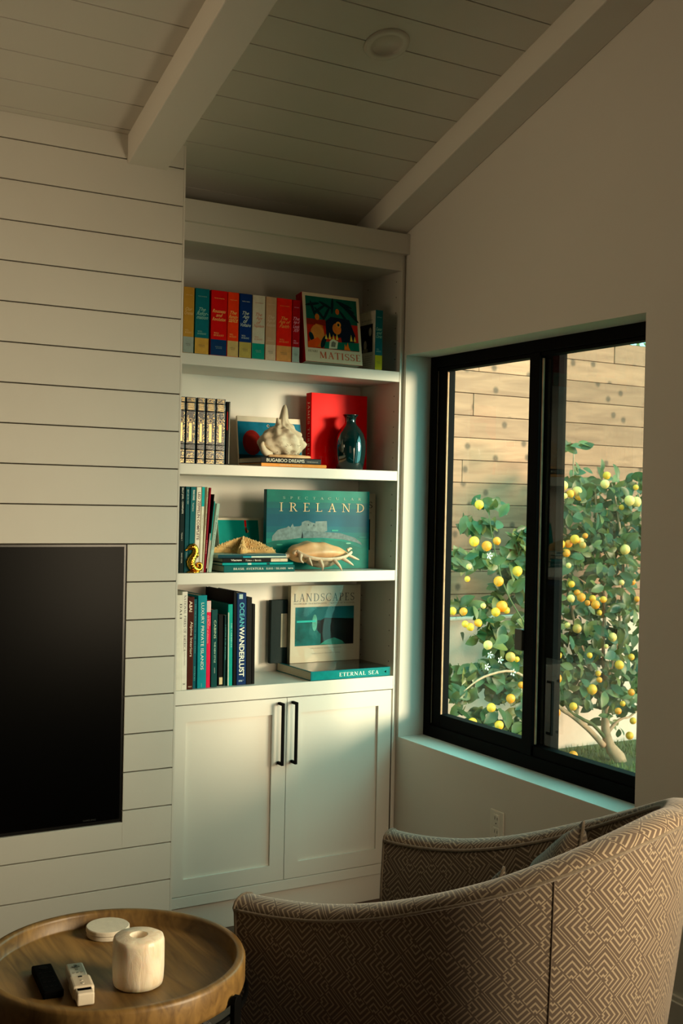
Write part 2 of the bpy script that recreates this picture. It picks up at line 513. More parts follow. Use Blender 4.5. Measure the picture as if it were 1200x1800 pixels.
def glassmat(name, tint, ior, haze):
    ma = D.materials.new(name); ma.use_nodes = True
    t = ma.node_tree; t.nodes.clear()
    out = t.nodes.new('ShaderNodeOutputMaterial')
    tr = t.nodes.new('ShaderNodeBsdfTransparent'); tr.inputs[0].default_value = tint + (1,)
    gl = t.nodes.new('ShaderNodeBsdfGlossy'); gl.inputs['Roughness'].default_value = 0.0
    lw_ = t.nodes.new('ShaderNodeLayerWeight'); lw_.inputs['Blend'].default_value = 0.5
    pw = t.nodes.new('ShaderNodeMath'); pw.operation = 'POWER'; pw.inputs[1].default_value = 5.0
    t.links.new(lw_.outputs['Facing'], pw.inputs[0])
    fr = t.nodes.new('ShaderNodeMapRange'); fr.inputs['To Min'].default_value = ior; fr.inputs['To Max'].default_value = 1.0
    t.links.new(pw.outputs[0], fr.inputs['Value'])
    mx = t.nodes.new('ShaderNodeMixShader')
    t.links.new(fr.outputs[0], mx.inputs[0]); t.links.new(tr.outputs[0], mx.inputs[1]); t.links.new(gl.outputs[0], mx.inputs[2])
    last = mx
    if haze:
        df = t.nodes.new('ShaderNodeBsdfDiffuse'); df.inputs[0].default_value = (0.55, 0.55, 0.5, 1)
        n = t.nodes.new('ShaderNodeTexNoise'); n.inputs['Scale'].default_value = 5
        mr = t.nodes.new('ShaderNodeMapRange'); mr.inputs['To Min'].default_value = haze * .6; mr.inputs['To Max'].default_value = haze * 1.4
        t.links.new(n.outputs['Fac'], mr.inputs['Value'])
        m2 = t.nodes.new('ShaderNodeMixShader')
        t.links.new(mr.outputs[0], m2.inputs[0]); t.links.new(mx.outputs[0], m2.inputs[1]); t.links.new(df.outputs[0], m2.inputs[2])
        last = m2
    t.links.new(last.outputs[0], out.inputs[0])
    return ma
GL1 = glassmat('window_glass', (0.93, 0.95, 0.93), 0.03, 0.0)
GL2 = glassmat('window_glass_hazy', (0.90, 0.92, 0.90), 0.05, 0.01)
def pane(x, y0, y1, z0, z1, ma):
    return wpart(MB().add([(x, y0, z0), (x, y1, z0), (x, y1, z1), (x, y0, z1)], [(0, 1, 2, 3)]), 'glass_pane', ma, bevel=0, recalc=False)
pane(.158, -.648, -.118, gz0 - .004, gz1 + .004, GL1)
pane(.1555, B0 + .09, -.703, .754, gz1 + .004, GL2)
# insect screen outside the right pane
def screenmat():
    ma = D.materials.new('insect_screen'); ma.use_nodes = True
    t = ma.node_tree; t.nodes.clear()
    out = t.nodes.new('ShaderNodeOutputMaterial')
    tr = t.nodes.new('ShaderNodeBsdfTransparent')
    df = t.nodes.new('ShaderNodeBsdfDiffuse'); df.inputs[0].default_value = (0.45, 0.44, 0.40, 1)
    mx = t.nodes.new('ShaderNodeMixShader'); mx.inputs[0].default_value = 0.27
    t.links.new(tr.outputs[0], mx.inputs[1]); t.links.new(df.outputs[0], mx.inputs[2]); t.links.new(mx.outputs[0], out.inputs[0])
    return ma
wpart(MB().add([(.19, B0 + .05, WZ0 + .05), (.19, -.70, WZ0 + .05), (.19, -.70, WZ1 - .045), (.19, B0 + .05, WZ1 - .045)], [(0, 1, 2, 3)]), 'insect_screen', screenmat(), bevel=0, recalc=False)
# painted sill board
ws = MB().box(0.0005, X0 + .01, B0 + .0005, A0 - .0005, WZ0 - .001, WZ0 + .0025).build('window_1_sill', mat((0.86, 0.86, 0.83), 0.5, 0.01, name='sill_paint'))
struct(ws, 'white painted sill of the window, tinted by daylight', 'sill')

# ------------------------------------------------------------------ garden: lawn, stucco wall, plank fence
GZ = -0.07
lw = MB().box(0.22, 9.0, -6, 2.2, GZ - .1, GZ).build('ground', GRASSG)
struct(lw, 'green lawn strip outside below the window', 'lawn')
sw = empty('garden_wall', (3, 2.2, GZ))
tag(sw, 'low pale stucco wall carrying the plank fence', 'wall', kind='structure')
loc_of(sw, MB().box(0.22, 9.0, 2.165, 2.40, GZ - .05, 0.868), 'stucco_face', STUCCO)
loc_of(sw, MB().box(0.22, 9.0, 2.140, 2.40, 0.868, 0.885), 'coping', mat((0.86, 0.78, 0.72), 0.7, 0.05, name='coping'), bevel=.003)
fe = empty('plank_fence', (3, 2.2, 0.885))
tag(fe, 'tall weathered cedar fence of wide horizontal planks behind lemon tree', 'fence')
loc_of(fe, MB().box(0.22, 9.0, 2.222, 2.26, 0.885, 2.83), 'backing', mat((0.10, 0.08, 0.06), 0.9, 0.1, name='fence_backing'))
random.seed(5)
joints = {12: [3.27], 9: [2.01], 6: [1.93], 11: [2.05]}
for k in range(13):
    z0 = 0.885 + .1492 * k + .002; z1 = z0 + .1452
    js = joints.get(k, [])
    xs = [0.25]
    x = 0.25 + random.uniform(.3, 1.3)
    for j in js: xs.append(j)
    if not js:
        xs.append(random.choice([1.2, 4.3, 4.6]))
    xs += [5.0 + random.uniform(0, 1), 9.0]
    xs = sorted(set(xs))
    for a, b in zip(xs[:-1], xs[1:]):
        if b - a < .2: continue
        L0 = Vector((a, 2.2, z0)) - fe.location
        MB().box(0, b - a - .003, random.uniform(-.003, .003), .022, 0, z1 - z0).build('plank', FENCE, fe, loc=L0, bevel=.002, seg=1)

# grass blades near the trunk
gb = MB()
random.seed(2)
for i in range(9000):
    x = random.uniform(1.5, 5.0); yy = random.uniform(0.3, 2.12)
    a = random.uniform(0, 6.28); h = random.uniform(.02, .05); w = .004
    if math.hypot(x - 2.95, yy - 1.70) < .12: continue
    dx, dy = math.cos(a) * w, math.sin(a) * w
    gb.add([(x - dx, yy - dy, GZ), (x + dx, yy + dy, GZ), (x + random.uniform(-.02, .02), yy + random.uniform(-.02, .02), GZ + h)], [(0, 1, 2)])
go = gb.build('lawn_grass', mat((0.42, 0.42, 0.22), 0.8, 0.35, 6, name='grass_blades'), recalc=False)
tag(go, 'short green grass blades around the lemon tree trunk', 'grass', kind='stuff')

# ------------------------------------------------------------------ lemon tree
LEMONS= [(1.457,1.43,1.418,0.03),(1.55,1.43,1.391,0.03),(1.664,1.48,1.419,0.024),(1.867,1.53,1.232,0.031),(1.605,1.38,1.185,0.03),(1.275,1.38,1.02,0.023),(1.464,1.53,0.997,0.024),(1.573,1.48,1.032,0.017),(1.674,1.43,1.03,0.034),(1.628,1.43,0.998,0.027),(1.79,1.53,0.994,0.021),(1.576,1.53,0.925,0.024),(1.517,1.53,0.903,0.024),(1.404,1.43,0.935,0.02),(1.488,1.43,1.635,0.027),(1.413,1.43,1.198,0.017),(1.498,1.53,1.264,0.017),(1.536,1.38,0.812,0.027),(1.707,1.38,0.733,0.03),(1.796,1.43,0.708,0.017),(1.571,1.38,0.441,0.027),(1.796,1.48,0.463,0.028),(1.633,1.38,0.332,0.027),(1.512,1.48,0.341,0.027),(1.918,1.53,0.53,0.021),(2.216,1.53,1.764,0.032),(2.335,1.53,1.73,0.032),(2.35,1.53,1.698,0.025),(2.279,1.53,1.715,0.025),(2.144,1.43,1.699,0.018),(2.536,1.48,1.837,0.025),(2.428,1.38,1.779,0.028),(2.64,1.38,1.68,0.033),(2.749,1.43,1.674,0.033),(2.719,1.53,1.636,0.018),(2.742,1.43,1.766,0.018),(2.28,1.48,1.43,0.029),(2.274,1.53,1.399,0.025),(2.328,1.48,1.419,0.021),(2.411,1.53,1.45,0.018),(2.209,1.53,1.396,0.029),(2.213,1.48,1.344,0.025),(2.192,1.53,1.324,0.029),(2.302,1.43,1.396,0.021),(2.709,1.48,1.364,0.033),(2.144,1.38,1.273,0.017),(2.137,1.48,1.235,0.028),(2.216,1.43,1.153,0.021),(2.309,1.48,1.093,0.021),(2.169,1.38,1.07,0.024),(2.298,1.43,1.069,0.028),(2.397,1.48,1.027,0.018),(2.439,1.48,1.054,0.022),(2.371,1.38,1.025,0.028),(2.437,1.38,1.056,0.021),(2.544,1.53,1.036,0.018),(2.547,1.53,0.956,0.018),(2.056,1.38,1.014,0.024),(2.686,1.48,1.151,0.018),(2.724,1.38,1.052,0.018),(2.83,1.53,1.148,0.022),(2.191,1.43,0.899,0.018),(2.225,1.38,0.882,0.028),(2.617,1.48,0.801,0.029),(2.193,1.53,0.831,0.021),(2.199,1.53,0.792,0.021),(2.47,1.38,0.761,0.014),(2.333,1.38,0.711,0.018),(2.585,1.38,0.637,0.029),(2.836,1.53,0.655,0.022),(2.157,1.48,0.707,0.028),(2.502,1.48,0.573,0.018),(2.113,1.43,0.572,0.032),(2.419,1.38,0.553,0.018),(2.452,1.48,0.475,0.033),(2.694,1.38,0.456,0.022),(2.208,1.38,0.401,0.025),(2.071,1.38,0.376,0.028),(2.584,1.38,0.344,0.022),(2.671,1.43,0.377,0.018),(2.837,1.53,0.138,0.026),(2.815,1.48,0.246,0.022),(2.307,1.48,0.068,0.029)]
CLUSTERS= [(1.76,1.63,0.09,0.04,9),(1.71,1.5,0.1,0.06,14),(1.7,1.29,0.14,0.05,26),(1.51,1.3,0.06,0.06,20),(1.97,1.24,0.1,0.11,24),(2.04,1.38,0.06,0.14,22),(1.95,1.07,0.08,0.1,16),(1.58,1.01,0.09,0.04,10),(1.86,1.02,0.08,0.04,6),(1.8,0.94,0.1,0.04,6),(1.88,0.86,0.08,0.03,5),(2.0,0.89,0.02,0.04,3),(1.82,0.78,0.13,0.07,24),(1.99,0.73,0.09,0.09,26),(1.69,0.59,0.11,0.06,30),(1.88,0.56,0.14,0.09,42),(1.58,0.49,0.06,0.08,20),(1.97,0.45,0.11,0.08,22),(1.79,0.31,0.11,0.06,12),(1.91,0.22,0.12,0.04,10),(2.04,0.26,0.06,0.09,10),(1.62,0.35,0.05,0.02,3),(2.43,2.02,0.05,0.04,9),(2.59,1.88,0.08,0.03,6),(2.55,1.79,0.12,0.07,18),(2.4,1.71,0.08,0.07,14),(2.77,1.75,0.16,0.09,34),(2.96,1.78,0.07,0.08,18),(2.86,1.6,0.18,0.11,60),(2.51,1.56,0.16,0.1,44),(2.66,1.41,0.24,0.12,90),(2.91,1.41,0.13,0.11,50),(2.42,1.3,0.11,0.1,34),(2.72,1.19,0.24,0.12,90),(2.42,1.05,0.13,0.12,50),(2.83,0.92,0.18,0.14,80),(2.48,0.82,0.13,0.08,30),(2.68,0.74,0.24,0.12,90),(2.49,0.56,0.17,0.12,66),(2.84,0.5,0.18,0.14,80),(2.44,0.39,0.12,0.06,26),(2.74,0.39,0.19,0.07,46),(2.96,0.32,0.09,0.08,26),(2.64,0.31,0.11,0.04,10),(2.94,0.15,0.06,0.05,6),(3.18,1.38,0.26,0.35,110),(3.2,0.71,0.26,0.35,90),(2.16,1.2,0.09,0.22,60),(2.2,0.69,0.09,0.25,70)]
BR= {'trunk':[(2.917,1.7,-0.058,0.055),(2.832,1.7,0.034,0.036),(2.788,1.7,0.141,0.029),(2.783,1.7,0.275,0.025),(2.788,1.7,0.445,0.018),(2.751,1.7,0.656,0.011),(2.75,1.7,1.035,0.011),(2.675,1.7,1.489,0.007),(2.64,1.7,1.789,0.004)],'b1':[(2.77,1.7,0.048,0.022),(2.622,1.68,0.166,0.018),(2.453,1.66,0.277,0.016),(2.337,1.64,0.337,0.014),(2.103,1.62,0.501,0.01),(1.902,1.6,0.606,0.008),(1.666,1.58,0.588,0.007),(1.503,1.56,0.515,0.003)],'b2':[(2.779,1.7,0.1,0.014),(2.656,1.68,0.197,0.012),(2.527,1.66,0.256,0.011),(2.384,1.64,0.352,0.009),(2.214,1.62,0.694,0.009),(2.007,1.6,0.884,0.008),(1.827,1.58,1.103,0.007),(1.726,1.56,1.315,0.007),(1.642,1.54,1.592,0.003)],'b3':[(2.808,1.7,0.128,0.014),(2.898,1.72,0.186,0.011),(2.984,1.74,0.206,0.009),(3.093,1.76,0.221,0.007),(3.312,1.78,0.42,0.008),(3.362,1.8,1.211,0.004)],'b4':[(2.782,1.7,0.313,0.014),(2.672,1.72,0.544,0.011),(2.532,1.74,0.85,0.009),(2.489,1.76,1.224,0.007),(2.52,1.78,1.598,0.005),(2.541,1.8,2.013,0.004)],'b5':[(2.783,1.7,0.446,0.014),(2.856,1.68,0.768,0.011),(2.874,1.66,1.226,0.009),(2.791,1.64,1.605,0.007),(2.715,1.62,1.791,0.004)]}
lt = empty('lemon_tree', (2.95, 1.70, GZ))
tag(lt, 'leafy lemon tree full of yellow fruit outside the window', 'tree')
tm = MB()
for k_, L in BR.items():
    pts = [Vector(p[:3]) for p in L]; rs = [p[3] * (.6 if k_ == 'b2' and i_ > 3 else 1) for i_, p in enumerate(L)]
    # resample smoothly
    P2 = []; R2 = []
    for i in range(len(pts) - 1):
        for t in range(4):
            f = t / 4
            p0 = pts[max(i - 1, 0)]; p1 = pts[i]; p2 = pts[i + 1]; p3 = pts[min(i + 2, len(pts) - 1)]
            P2.append(0.5 * ((2 * p1) + (-p0 + p2) * f + (2 * p0 - 5 * p1 + 4 * p2 - p3) * f * f + (-p0 + 3 * p1 - 3 * p2 + p3) * f ** 3))
            R2.append(rs[i] * (1 - f) + rs[i + 1] * f)
    P2.append(pts[-1]); R2.append(rs[-1])
    if k_ == 'trunk':
        P2[0].z = GZ - .02
        tr_ = loc_of(lt, MB().tube(P2, R2, 12), 'trunk', BARK, smooth=True)
    else:
        loc_of(lt, MB().tube(P2, R2, 8), 'branch', BARK if k_ != 'b2' else mat((.34, .36, .20), .8, .2, name='green_bark'), smooth=True)
def leafmat(c1, name):
    ma, t, b = nodes(name)
    c = lin(c1)
    oi = t.nodes.new('ShaderNodeTexCoord')
    n = t.nodes.new('ShaderNodeTexNoise'); n.inputs['Scale'].default_value = 9
    geo = t.nodes.new('ShaderNodeNewGeometry')
    t.links.new(geo.outputs['Position'], n.inputs['Vector'])
    r = t.nodes.new('ShaderNodeValToRGB')
    r.color_ramp.elements[0].position = .35; r.color_ramp.elements[1].position = .65
    r.color_ramp.elements[0].color = (c[0] * .6, c[1] * .65, c[2] * .7, 1); r.color_ramp.elements[1].color = (c[0] * 1.35, c[1] * 1.25, c[2] * 1.1, 1)
    t.links.new(n.outputs['Fac'], r.inputs['Fac'])
    t.links.new(r.outputs[0], b.inputs['Base Color'])
    b.inputs['Roughness'].default_value = 0.42
    tl = t.nodes.new('ShaderNodeBsdfTranslucent'); t.links.new(r.outputs[0], tl.inputs[0])
    mx = t.nodes.new('ShaderNodeMixShader'); mx.inputs[0].default_value = .25
    out = t.nodes['Material Output']
    t.links.new(b.outputs[0], mx.inputs[1]); t.links.new(tl.outputs[0], mx.inputs[2]); t.links.new(mx.outputs[0], out.inputs[0])
    return ma
LEAFM = [leafmat((0.33, 0.37, 0.18), 'leaf_green'), leafmat((0.42, 0.43, 0.22), 'leaf_light'), leafmat((0.22, 0.33, 0.18), 'leaf_dark')]
def leaf_geo(L, Wd, fold, curl):
    """leaf in local xy plane along +x, midrib folded"""
    vs = []; st = [(0, .0), (.12, .45), (.35, .95), (.6, 1.0), (.82, .6), (1, 0)]
    for t, w in st:
        x = t * L; z = -curl * L * t * t
        vs.append((x, 0, z))
        vs.append((x, w * Wd / 2, z + fold * w * Wd / 2)); vs.append((x, -w * Wd / 2, z + fold * w * Wd / 2))
    fs = []
    for i in range(5):
        a, b = 3 * i, 3 * (i + 1)
        fs += [(a, b, b + 1, a + 1), (a, a + 2, b + 2, b)]
    return vs, fs
leafmeshes = []
for i in range(6):
    v, f = leaf_geo(1.0, random.uniform(.46, .58), random.uniform(.15, .5), random.uniform(.0, .35))
    mb_ = MB().add(v, f)
    me = mb_.mesh('leaf', LEAFM[i % 3]); me.shade_smooth()
    leafmeshes.append((me, v, f))
allleaf = []
random.seed(21)
for (cx, cz, rx, rz, n) in CLUSTERS:
    for i in range(int(n * (1.6 if cx < 2.15 else 1.2))):
        a = random.uniform(0, 6.283); rr = math.sqrt(random.random())
        yo = random.gauss(0, .5 if cx < 2.15 else 1)
        yy = 1.68 + max(-.19, min(.32, .03 + yo * .14))
        p = Vector((cx + rx * rr * math.cos(a), yy, cz + rz * rr * math.sin(a)))
        L = random.uniform(.07, .12) if cx > 2.15 else random.uniform(.085, .13)
        dirv = Vector((random.uniform(-1, 1), random.uniform(-.9, .3), random.uniform(-.9, .7)))
        nrm = Vector((random.uniform(-.6, .5), -1, random.uniform(-.1, 1.1)))
        xax = dirv.normalized(); zax = (nrm - xax * nrm.dot(xax)).normalized(); yax = zax.cross(xax)
        M = Matrix((xax * L, yax * L, zax * L)).transposed().to_4x4()
        M.translation = p - xax * L * .5
        allleaf.append((yy - L * 2, M, random.randrange(6)))
allleaf.sort(key=lambda q: q[0])
for i, (_, M, k) in enumerate(allleaf[:290]):
    o = D.objects.new('leaf', leafmeshes[k][0]); COL.objects.link(o); o.parent = lt
    o.matrix_local = Matrix.Translation(-lt.location) @ M
fm = MB()
for (_, M, k) in allleaf[290:]:
    _, v, f = leafmeshes[k]
    fm.add([M @ Vector(q) for q in v], f, k % 3)
o = loc_of(lt, fm, 'foliage', LEAFM, smooth=True, recalc=False); o['kind'] = 'stuff'
LEM = [mat((0.98, 0.66, 0.15), 0.45, 0.06, 12, bump=0.3, bscale=300, name='lemon_skin'), mat((0.98, 0.74, 0.42), 0.45, 0.06, 12, bump=0.3, bscale=300, name='lemon_pale'), mat((0.78, 0.55, 0.24), 0.45, 0.1, 12, bump=0.3, bscale=300, name='lemon_unripe'), mat((0.98, 0.55, 0.07), 0.45, 0.06, 12, bump=0.3, bscale=300, name='lemon_deep')]
lprof = [(0, -1.12), (.10, -1.08), (.22, -1.0), (.55, -.84), (.82, -.56), (.97, -.2), (1.0, .1), (.93, .42), (.74, .72), (.45, .92), (.18, 1.0), (0, 1.0)]
lmes = []
for ma in LEM:
    me = MB().lathe(lprof, 14).mesh('lemon', ma); me.shade_smooth(); lmes.append(me)
for i, (x, yy, z, r) in enumerate(LEMONS):
    k = random.choices([0, 1, 2, 3], [5, 4, 1, 3])[0]
    if z > 1.45: k = random.choice([1, 1, 0])
    inst('lemon', lmes[k], lt, Vector((x, yy, z)) - lt.location, rot=(random.uniform(-.5, .5), random.uniform(-.5, .5), 0), scale=(r, r, r))
bl = MB()
for p in [(1.72, 1.5, .70), (1.64, 1.5, .735), (2.0, 1.55, .70), (1.9, 1.6, .60), (1.66, 1.55, .655), (1.62, 1.5, 1.33)]:
    for j in range(5):
        a = j * 1.2566
        bl.add([(p[0], p[1], p[2]), (p[0] + .018 * math.cos(a - .3), p[1] - .01, p[2] + .018 * math.sin(a - .3)), (p[0] + .024 * math.cos(a), p[1] - .012, p[2] + .024 * math.sin(a)), (p[0] + .018 * math.cos(a + .3), p[1] - .01, p[2] + .018 * math.sin(a + .3))], [(0, 1, 2, 3)])
o = loc_of(lt, bl, 'blossoms', mat((0.93, 0.88, 0.86), 0.7, 0.05, name='blossom'), recalc=False); o['kind'] = 'stuff'

# leafy shrub showing over the fence top
bs = empty('garden_bush', (4.3, 3.1, GZ))
tag(bs, 'yellow-green leafy shrub just showing over the top of the fence', 'shrub')
loc_of(bs, MB().tube([(4.3, 3.1, GZ), (4.25, 3.1, 1.2), (4.3, 3.05, 2.5)], [.05, .035, .015], 8), 'trunk', BARK, smooth=True)
fm = MB(); random.seed(31)
for i in range(420):
    p = Vector((random.gauss(4.2, .45), random.gauss(3.1, .22), random.gauss(2.75, .26)))
    if p.z < 2.2: continue
    L = random.uniform(.07, .11)
    xax = Vector((random.uniform(-1, 1), random.uniform(-1, 1), random.uniform(-.8, .6))).normalized()
    nrm = Vector((random.uniform(-.6, .5), -1, random.uniform(-.1, 1.1))); zax = (nrm - xax * nrm.dot(xax)).normalized(); yax = zax.cross(xax)
    M = Matrix((xax * L, yax * L, zax * L)).transposed().to_4x4(); M.translation = p
    k = random.randrange(6); _, v, f = leafmeshes[k]
    fm.add([M @ Vector(q) for q in v], f)
o = loc_of(bs, fm, 'foliage', leafmat((0.55, 0.50, 0.24), 'leaf_yellow'), smooth=True, recalc=False); o['kind'] = 'stuff'

# ------------------------------------------------------------------ lettering
# roman capitals as strokes: T thick stem, t thin stroke, s serif; units: cap height 1
def arc(cx, cy, rx, ry, a0, a1, w, n=10):
    return ('A', cx, cy, rx, ry, a0, a1, w, n)
TK, TN = .155, .065
GL = {
 'I': (.36, [(.18, 0, .18, 1, TK)], [(.03, 0, .33), (.03, 1, .33)]),
 'L': (.62, [(.18, 0, .18, 1, TK), (.18, .03, .58, .03, TN), (.57, 0, .57, .2, TN)], [(.03, 0, .3), (.03, 1, .33)]),
 'T': (.70, [(.35, 0, .35, 1, TK), (.03, .97, .67, .97, TN), (.04, .97, .04, .8, TN), (.66, .97, .66, .8, TN)], [(.2, 0, .5)]),
 'E': (.64, [(.18, 0, .18, 1, TK), (.18, .03, .58, .03, TN), (.18, .97, .55, .97, TN), (.18, .52, .46, .52, TN), (.57, 0, .57, .2, TN), (.55, .8, .55, 1, TN)], [(.03, 0, .3), (.03, 1, .3)]),
 'F': (.58, [(.18, 0, .18, 1, TK), (.18, .97, .55, .97, TN), (.18, .52, .44, .52, TN), (.54, .8, .54, 1, TN)], [(.03, 0, .33), (.03, 1, .3)]),
 'H': (.84, [(.18, 0, .18, 1, TK), (.66, 0, .66, 1, TK), (.18, .52, .66, .52, TN)], [(.03, 0, .33), (.03, 1, .33), (.51, 0, .81), (.51, 1, .81)]),
 'N': (.84, [(.15, 0, .15, 1, TN), (.17, .97, .68, .03, TK), (.69, 0, .69, 1, TN)], [(.03, 0, .27), (.01, 1, .2), (.57, 1, .81)]),
 'M': (.96, [(.13, 0, .17, 1, TN), (.18, .98, .48, .06, TK), (.48, .06, .78, .98, TN), (.80, 0, .78, 1, TK)], [(.02, 0, .25), (.66, 0, .94)]),
 'A': (.78, [(.13, 0, .38, .97, TN), (.38, 1, .65, 0, TK), (.22, .36, .54, .36, TN)], [(.01, 0, .25), (.51, 0, .77)]),
 'V': (.76, [(.12, 1, .38, .03, TK), (.38, 0, .64, 1, TN)], [(.0, 1, .25), (.52, 1, .76)]),
 'D': (.82, [(.18, 0, .18, 1, TK), arc(.30, .5, .42, .47, -90, 90, .13, 14), (.18, .03, .32, .03, TN), (.18, .97, .32, .97, TN)], [(.03, 0, .2), (.03, 1, .2)]),
 'P': (.64, [(.18, 0, .18, 1, TK), arc(.28, .735, .28, .235, -90, 90, .12), (.18, .97, .3, .97, TN), (.18, .5, .3, .5, TN)], [(.03, 0, .33), (.03, 1, .2)]),
 'B': (.68, [(.18, 0, .18, 1, TK), arc(.28, .76, .25, .21, -90, 90, .11), arc(.28, .28, .30, .25, -90, 90, .12), (.18, .97, .3, .97, TN), (.18, .54, .3, .54, TN), (.18, .03, .3, .03, TN)], [(.03, 0, .2), (.03, 1, .2)]),
 'R': (.74, [(.18, 0, .18, 1, TK), arc(.28, .745, .27, .225, -90, 90, .12), (.18, .97, .3, .97, TN), (.18, .52, .3, .52, TN), (.36, .52, .66, 0, .14)], [(.03, 0, .33), (.03, 1, .2), (.58, 0, .76)]),
 'C': (.76, [arc(.42, .5, .36, .48, 50, 310, .11, 18), (.66, .74, .66, .97, TN), (.66, .05, .66, .2, TN)], []),
 'G': (.82, [arc(.42, .5, .36, .48, 50, 310, .11, 18), (.66, .74, .66, .97, TN), (.70, .03, .70, .42, .13)], [(.56, .42, .82)]),
 'O': (.84, [arc(.42, .5, .36, .48, 0, 360, .11, 24)], []),
 'U': (.82, [(.16, .3, .16, 1, TK), (.66, .3, .66, 1, TN), arc(.41, .3, .25, .27, 180, 360, .10, 12)], [(.02, 1, .3), (.54, 1, .78)]),
 'S': (.60, [arc(.31, .735, .21, .225, 40, 235, .10, 12), arc(.29, .27, .23, .245, 55, -145, .11, 12), (.20, .565, .40, .455, .13), (.49, .74, .49, .97, TN), (.10, .05, .10, .26, TN)], []),
 'J': (.40, [(.22, .0, .22, 1, TK), arc(.10, 0, .12, .16, 180, 360, .07, 8)], [(.06, 1, .36)]),
 'K': (.76, [(.18, 0, .18, 1, TK), (.24, .48, .62, .98, TN), (.34, .58, .66, 0, .14)], [(.03, 0, .33), (.03, 1, .33), (.5, 1, .75), (.56, 0, .76)]),
 'W': (1.1, [(.10, 1, .32, .02, TK), (.32, .02, .53, .96, TN), (.53, 1, .77, .02, TK), (.77, .02, .98, 1, TN)], [(0, 1, .22), (.42, 1, .62), (.86, 1, 1.1)]),
 'Y': (.76, [(.38, 0, .38, .45, TK), (.12, 1, .38, .45, .14), (.64, 1, .38, .45, TN)], [(.24, 0, .53), (0, 1, .25), (.52, 1, .76)]),
 '-': (.4, [(.08, .42, .32, .42, .08)], []), '/': (.45, [(.08, 0, .37, 1, .06)], []), '.': (.2, [(.06, .05, .14, .05, .1)], []), ' ': (.38, [], []),
}
def serif_polys(text, track=.08, thick=1.0):
    """list of quads (2D) and total width"""
    x = 0; out = []
    def seg(x0, y0, x1, y1, w):
        dx, dy = x1 - x0, y1 - y0; l = math.hypot(dx, dy) or 1
        w *= thick
        nx, ny = -dy / l * w / 2, dx / l * w / 2
        out.append([(x0 + nx, y0 + ny), (x1 + nx, y1 + ny), (x1 - nx, y1 - ny), (x0 - nx, y0 - ny)])
    for ch in text:
        g = GL.get(ch.upper(), GL[' '])
        small = ch.islower()
        k = .78 if small else 1.0
        for s in g[1]:
            if s[0] == 'A':
                _, cx, cy, rx, ry, a0, a1, w, n = s
                w *= thick
                for i in range(n):
                    t0 = R(a0 + (a1 - a0) * i / n); t1 = R(a0 + (a1 - a0) * (i + 1) / n)
                    w0 = w * (.45 + .75 * abs(math.cos(t0))); w1 = w * (.45 + .75 * abs(math.cos(t1)))
                    P = lambda t, e: (x + k * (cx + (rx + e) * math.cos(t)), k * (cy + (ry + e) * math.sin(t)))
                    out.append([P(t0, -w0 / 2), P(t0, w0 / 2), P(t1, w1 / 2), P(t1, -w1 / 2)])
            else:
                seg(x + k * s[0], k * s[1], x + k * s[2], k * s[3], s[4] * k)
        for a, yy, b in g[2]:
            y0 = 0 if yy == 0 else yy - .045
            out.append([(x + k * a, k * y0), (x + k * b, k * y0), (x + k * b, k * (y0 + .045)), (x + k * a, k * (y0 + .045))])
        x += (g[0] + track) * k
    return out, x - track
FONTC = {}
def sans_mesh(text, shear=0.0, bold=0.0, space=1.0):
    key = (text, shear, bold, space)
    if key not in FONTC:
        c = D.curves.new('letters', 'FONT')
        c.body = text; c.size = 1; c.shear = shear; c.offset = bold; c.space_character = space; c.resolution_u = 3
        o = D.objects.new('letters', c)
        me = D.meshes.new_from_object(o)
        vs = [(v.co.x, v.co.y) for v in me.vertices]
        fs = [tuple(p.vertices) for p in me.polygons]
        D.objects.remove(o); D.meshes.remove(me); D.curves.remove(c)
        FONTC[key] = (vs, fs)
    return FONTC[key]

def sat(c, k=1.28):
    """dyes of printed covers: fully saturated inks"""
    g = sum(c) / 3
    if max(c) - min(c) < .25: return c
    return tuple(max(0.0, min(1.0, (g + (x - g) * k) * .90)) for x in c)

class Face:
    """a flat face of a thing in its local space: origin, text direction a, up b, normal n"""
    def __init__(s, O, a, b, n): s.O, s.a, s.b, s.n = Vector(O), Vector(a), Vector(b), Vector(n)
    def P(s, x, y, h): return s.O + s.a * x + s.b * y + s.n * h

def lettering(parent, face, text, cx, cy, w, h, rgb, style='sans', name='lettering', rough=.5, layer=2, track=.08, metal=0, thick=1.0):
    """one line of printed letters fitted in a w x h box centred on (cx, cy)"""
    if style == 'serif':
        polys, _ = serif_polys(text, track, thick)
        vs = []; fs = []
        for q in polys:
            o = len(vs); vs += q; fs.append(tuple(range(o, o + len(q))))
    else:
        vs, fs = sans_mesh(text, {'script': .45, 'italic': .3}.get(style, 0), {'bold': .02, 'script': .004}.get(style, 0), 1.0 if style != 'wide' else 1.25)
    if not vs: return
    x0 = min(v[0] for v in vs); x1 = max(v[0] for v in vs); y0 = min(v[1] for v in vs); y1 = max(v[1] for v in vs)
    sx = w / (x1 - x0); sy = h / (y1 - y0)
    H = .00022 * layer
    mb = MB().add([face.P(cx + (v[0] - (x0 + x1) / 2) * sx, cy + (v[1] - (y0 + y1) / 2) * sy, H) for v in vs], fs)
    return mb.build(name, mat(rgb, rough, .03, metal=metal, name='ink'), parent, recalc=False)

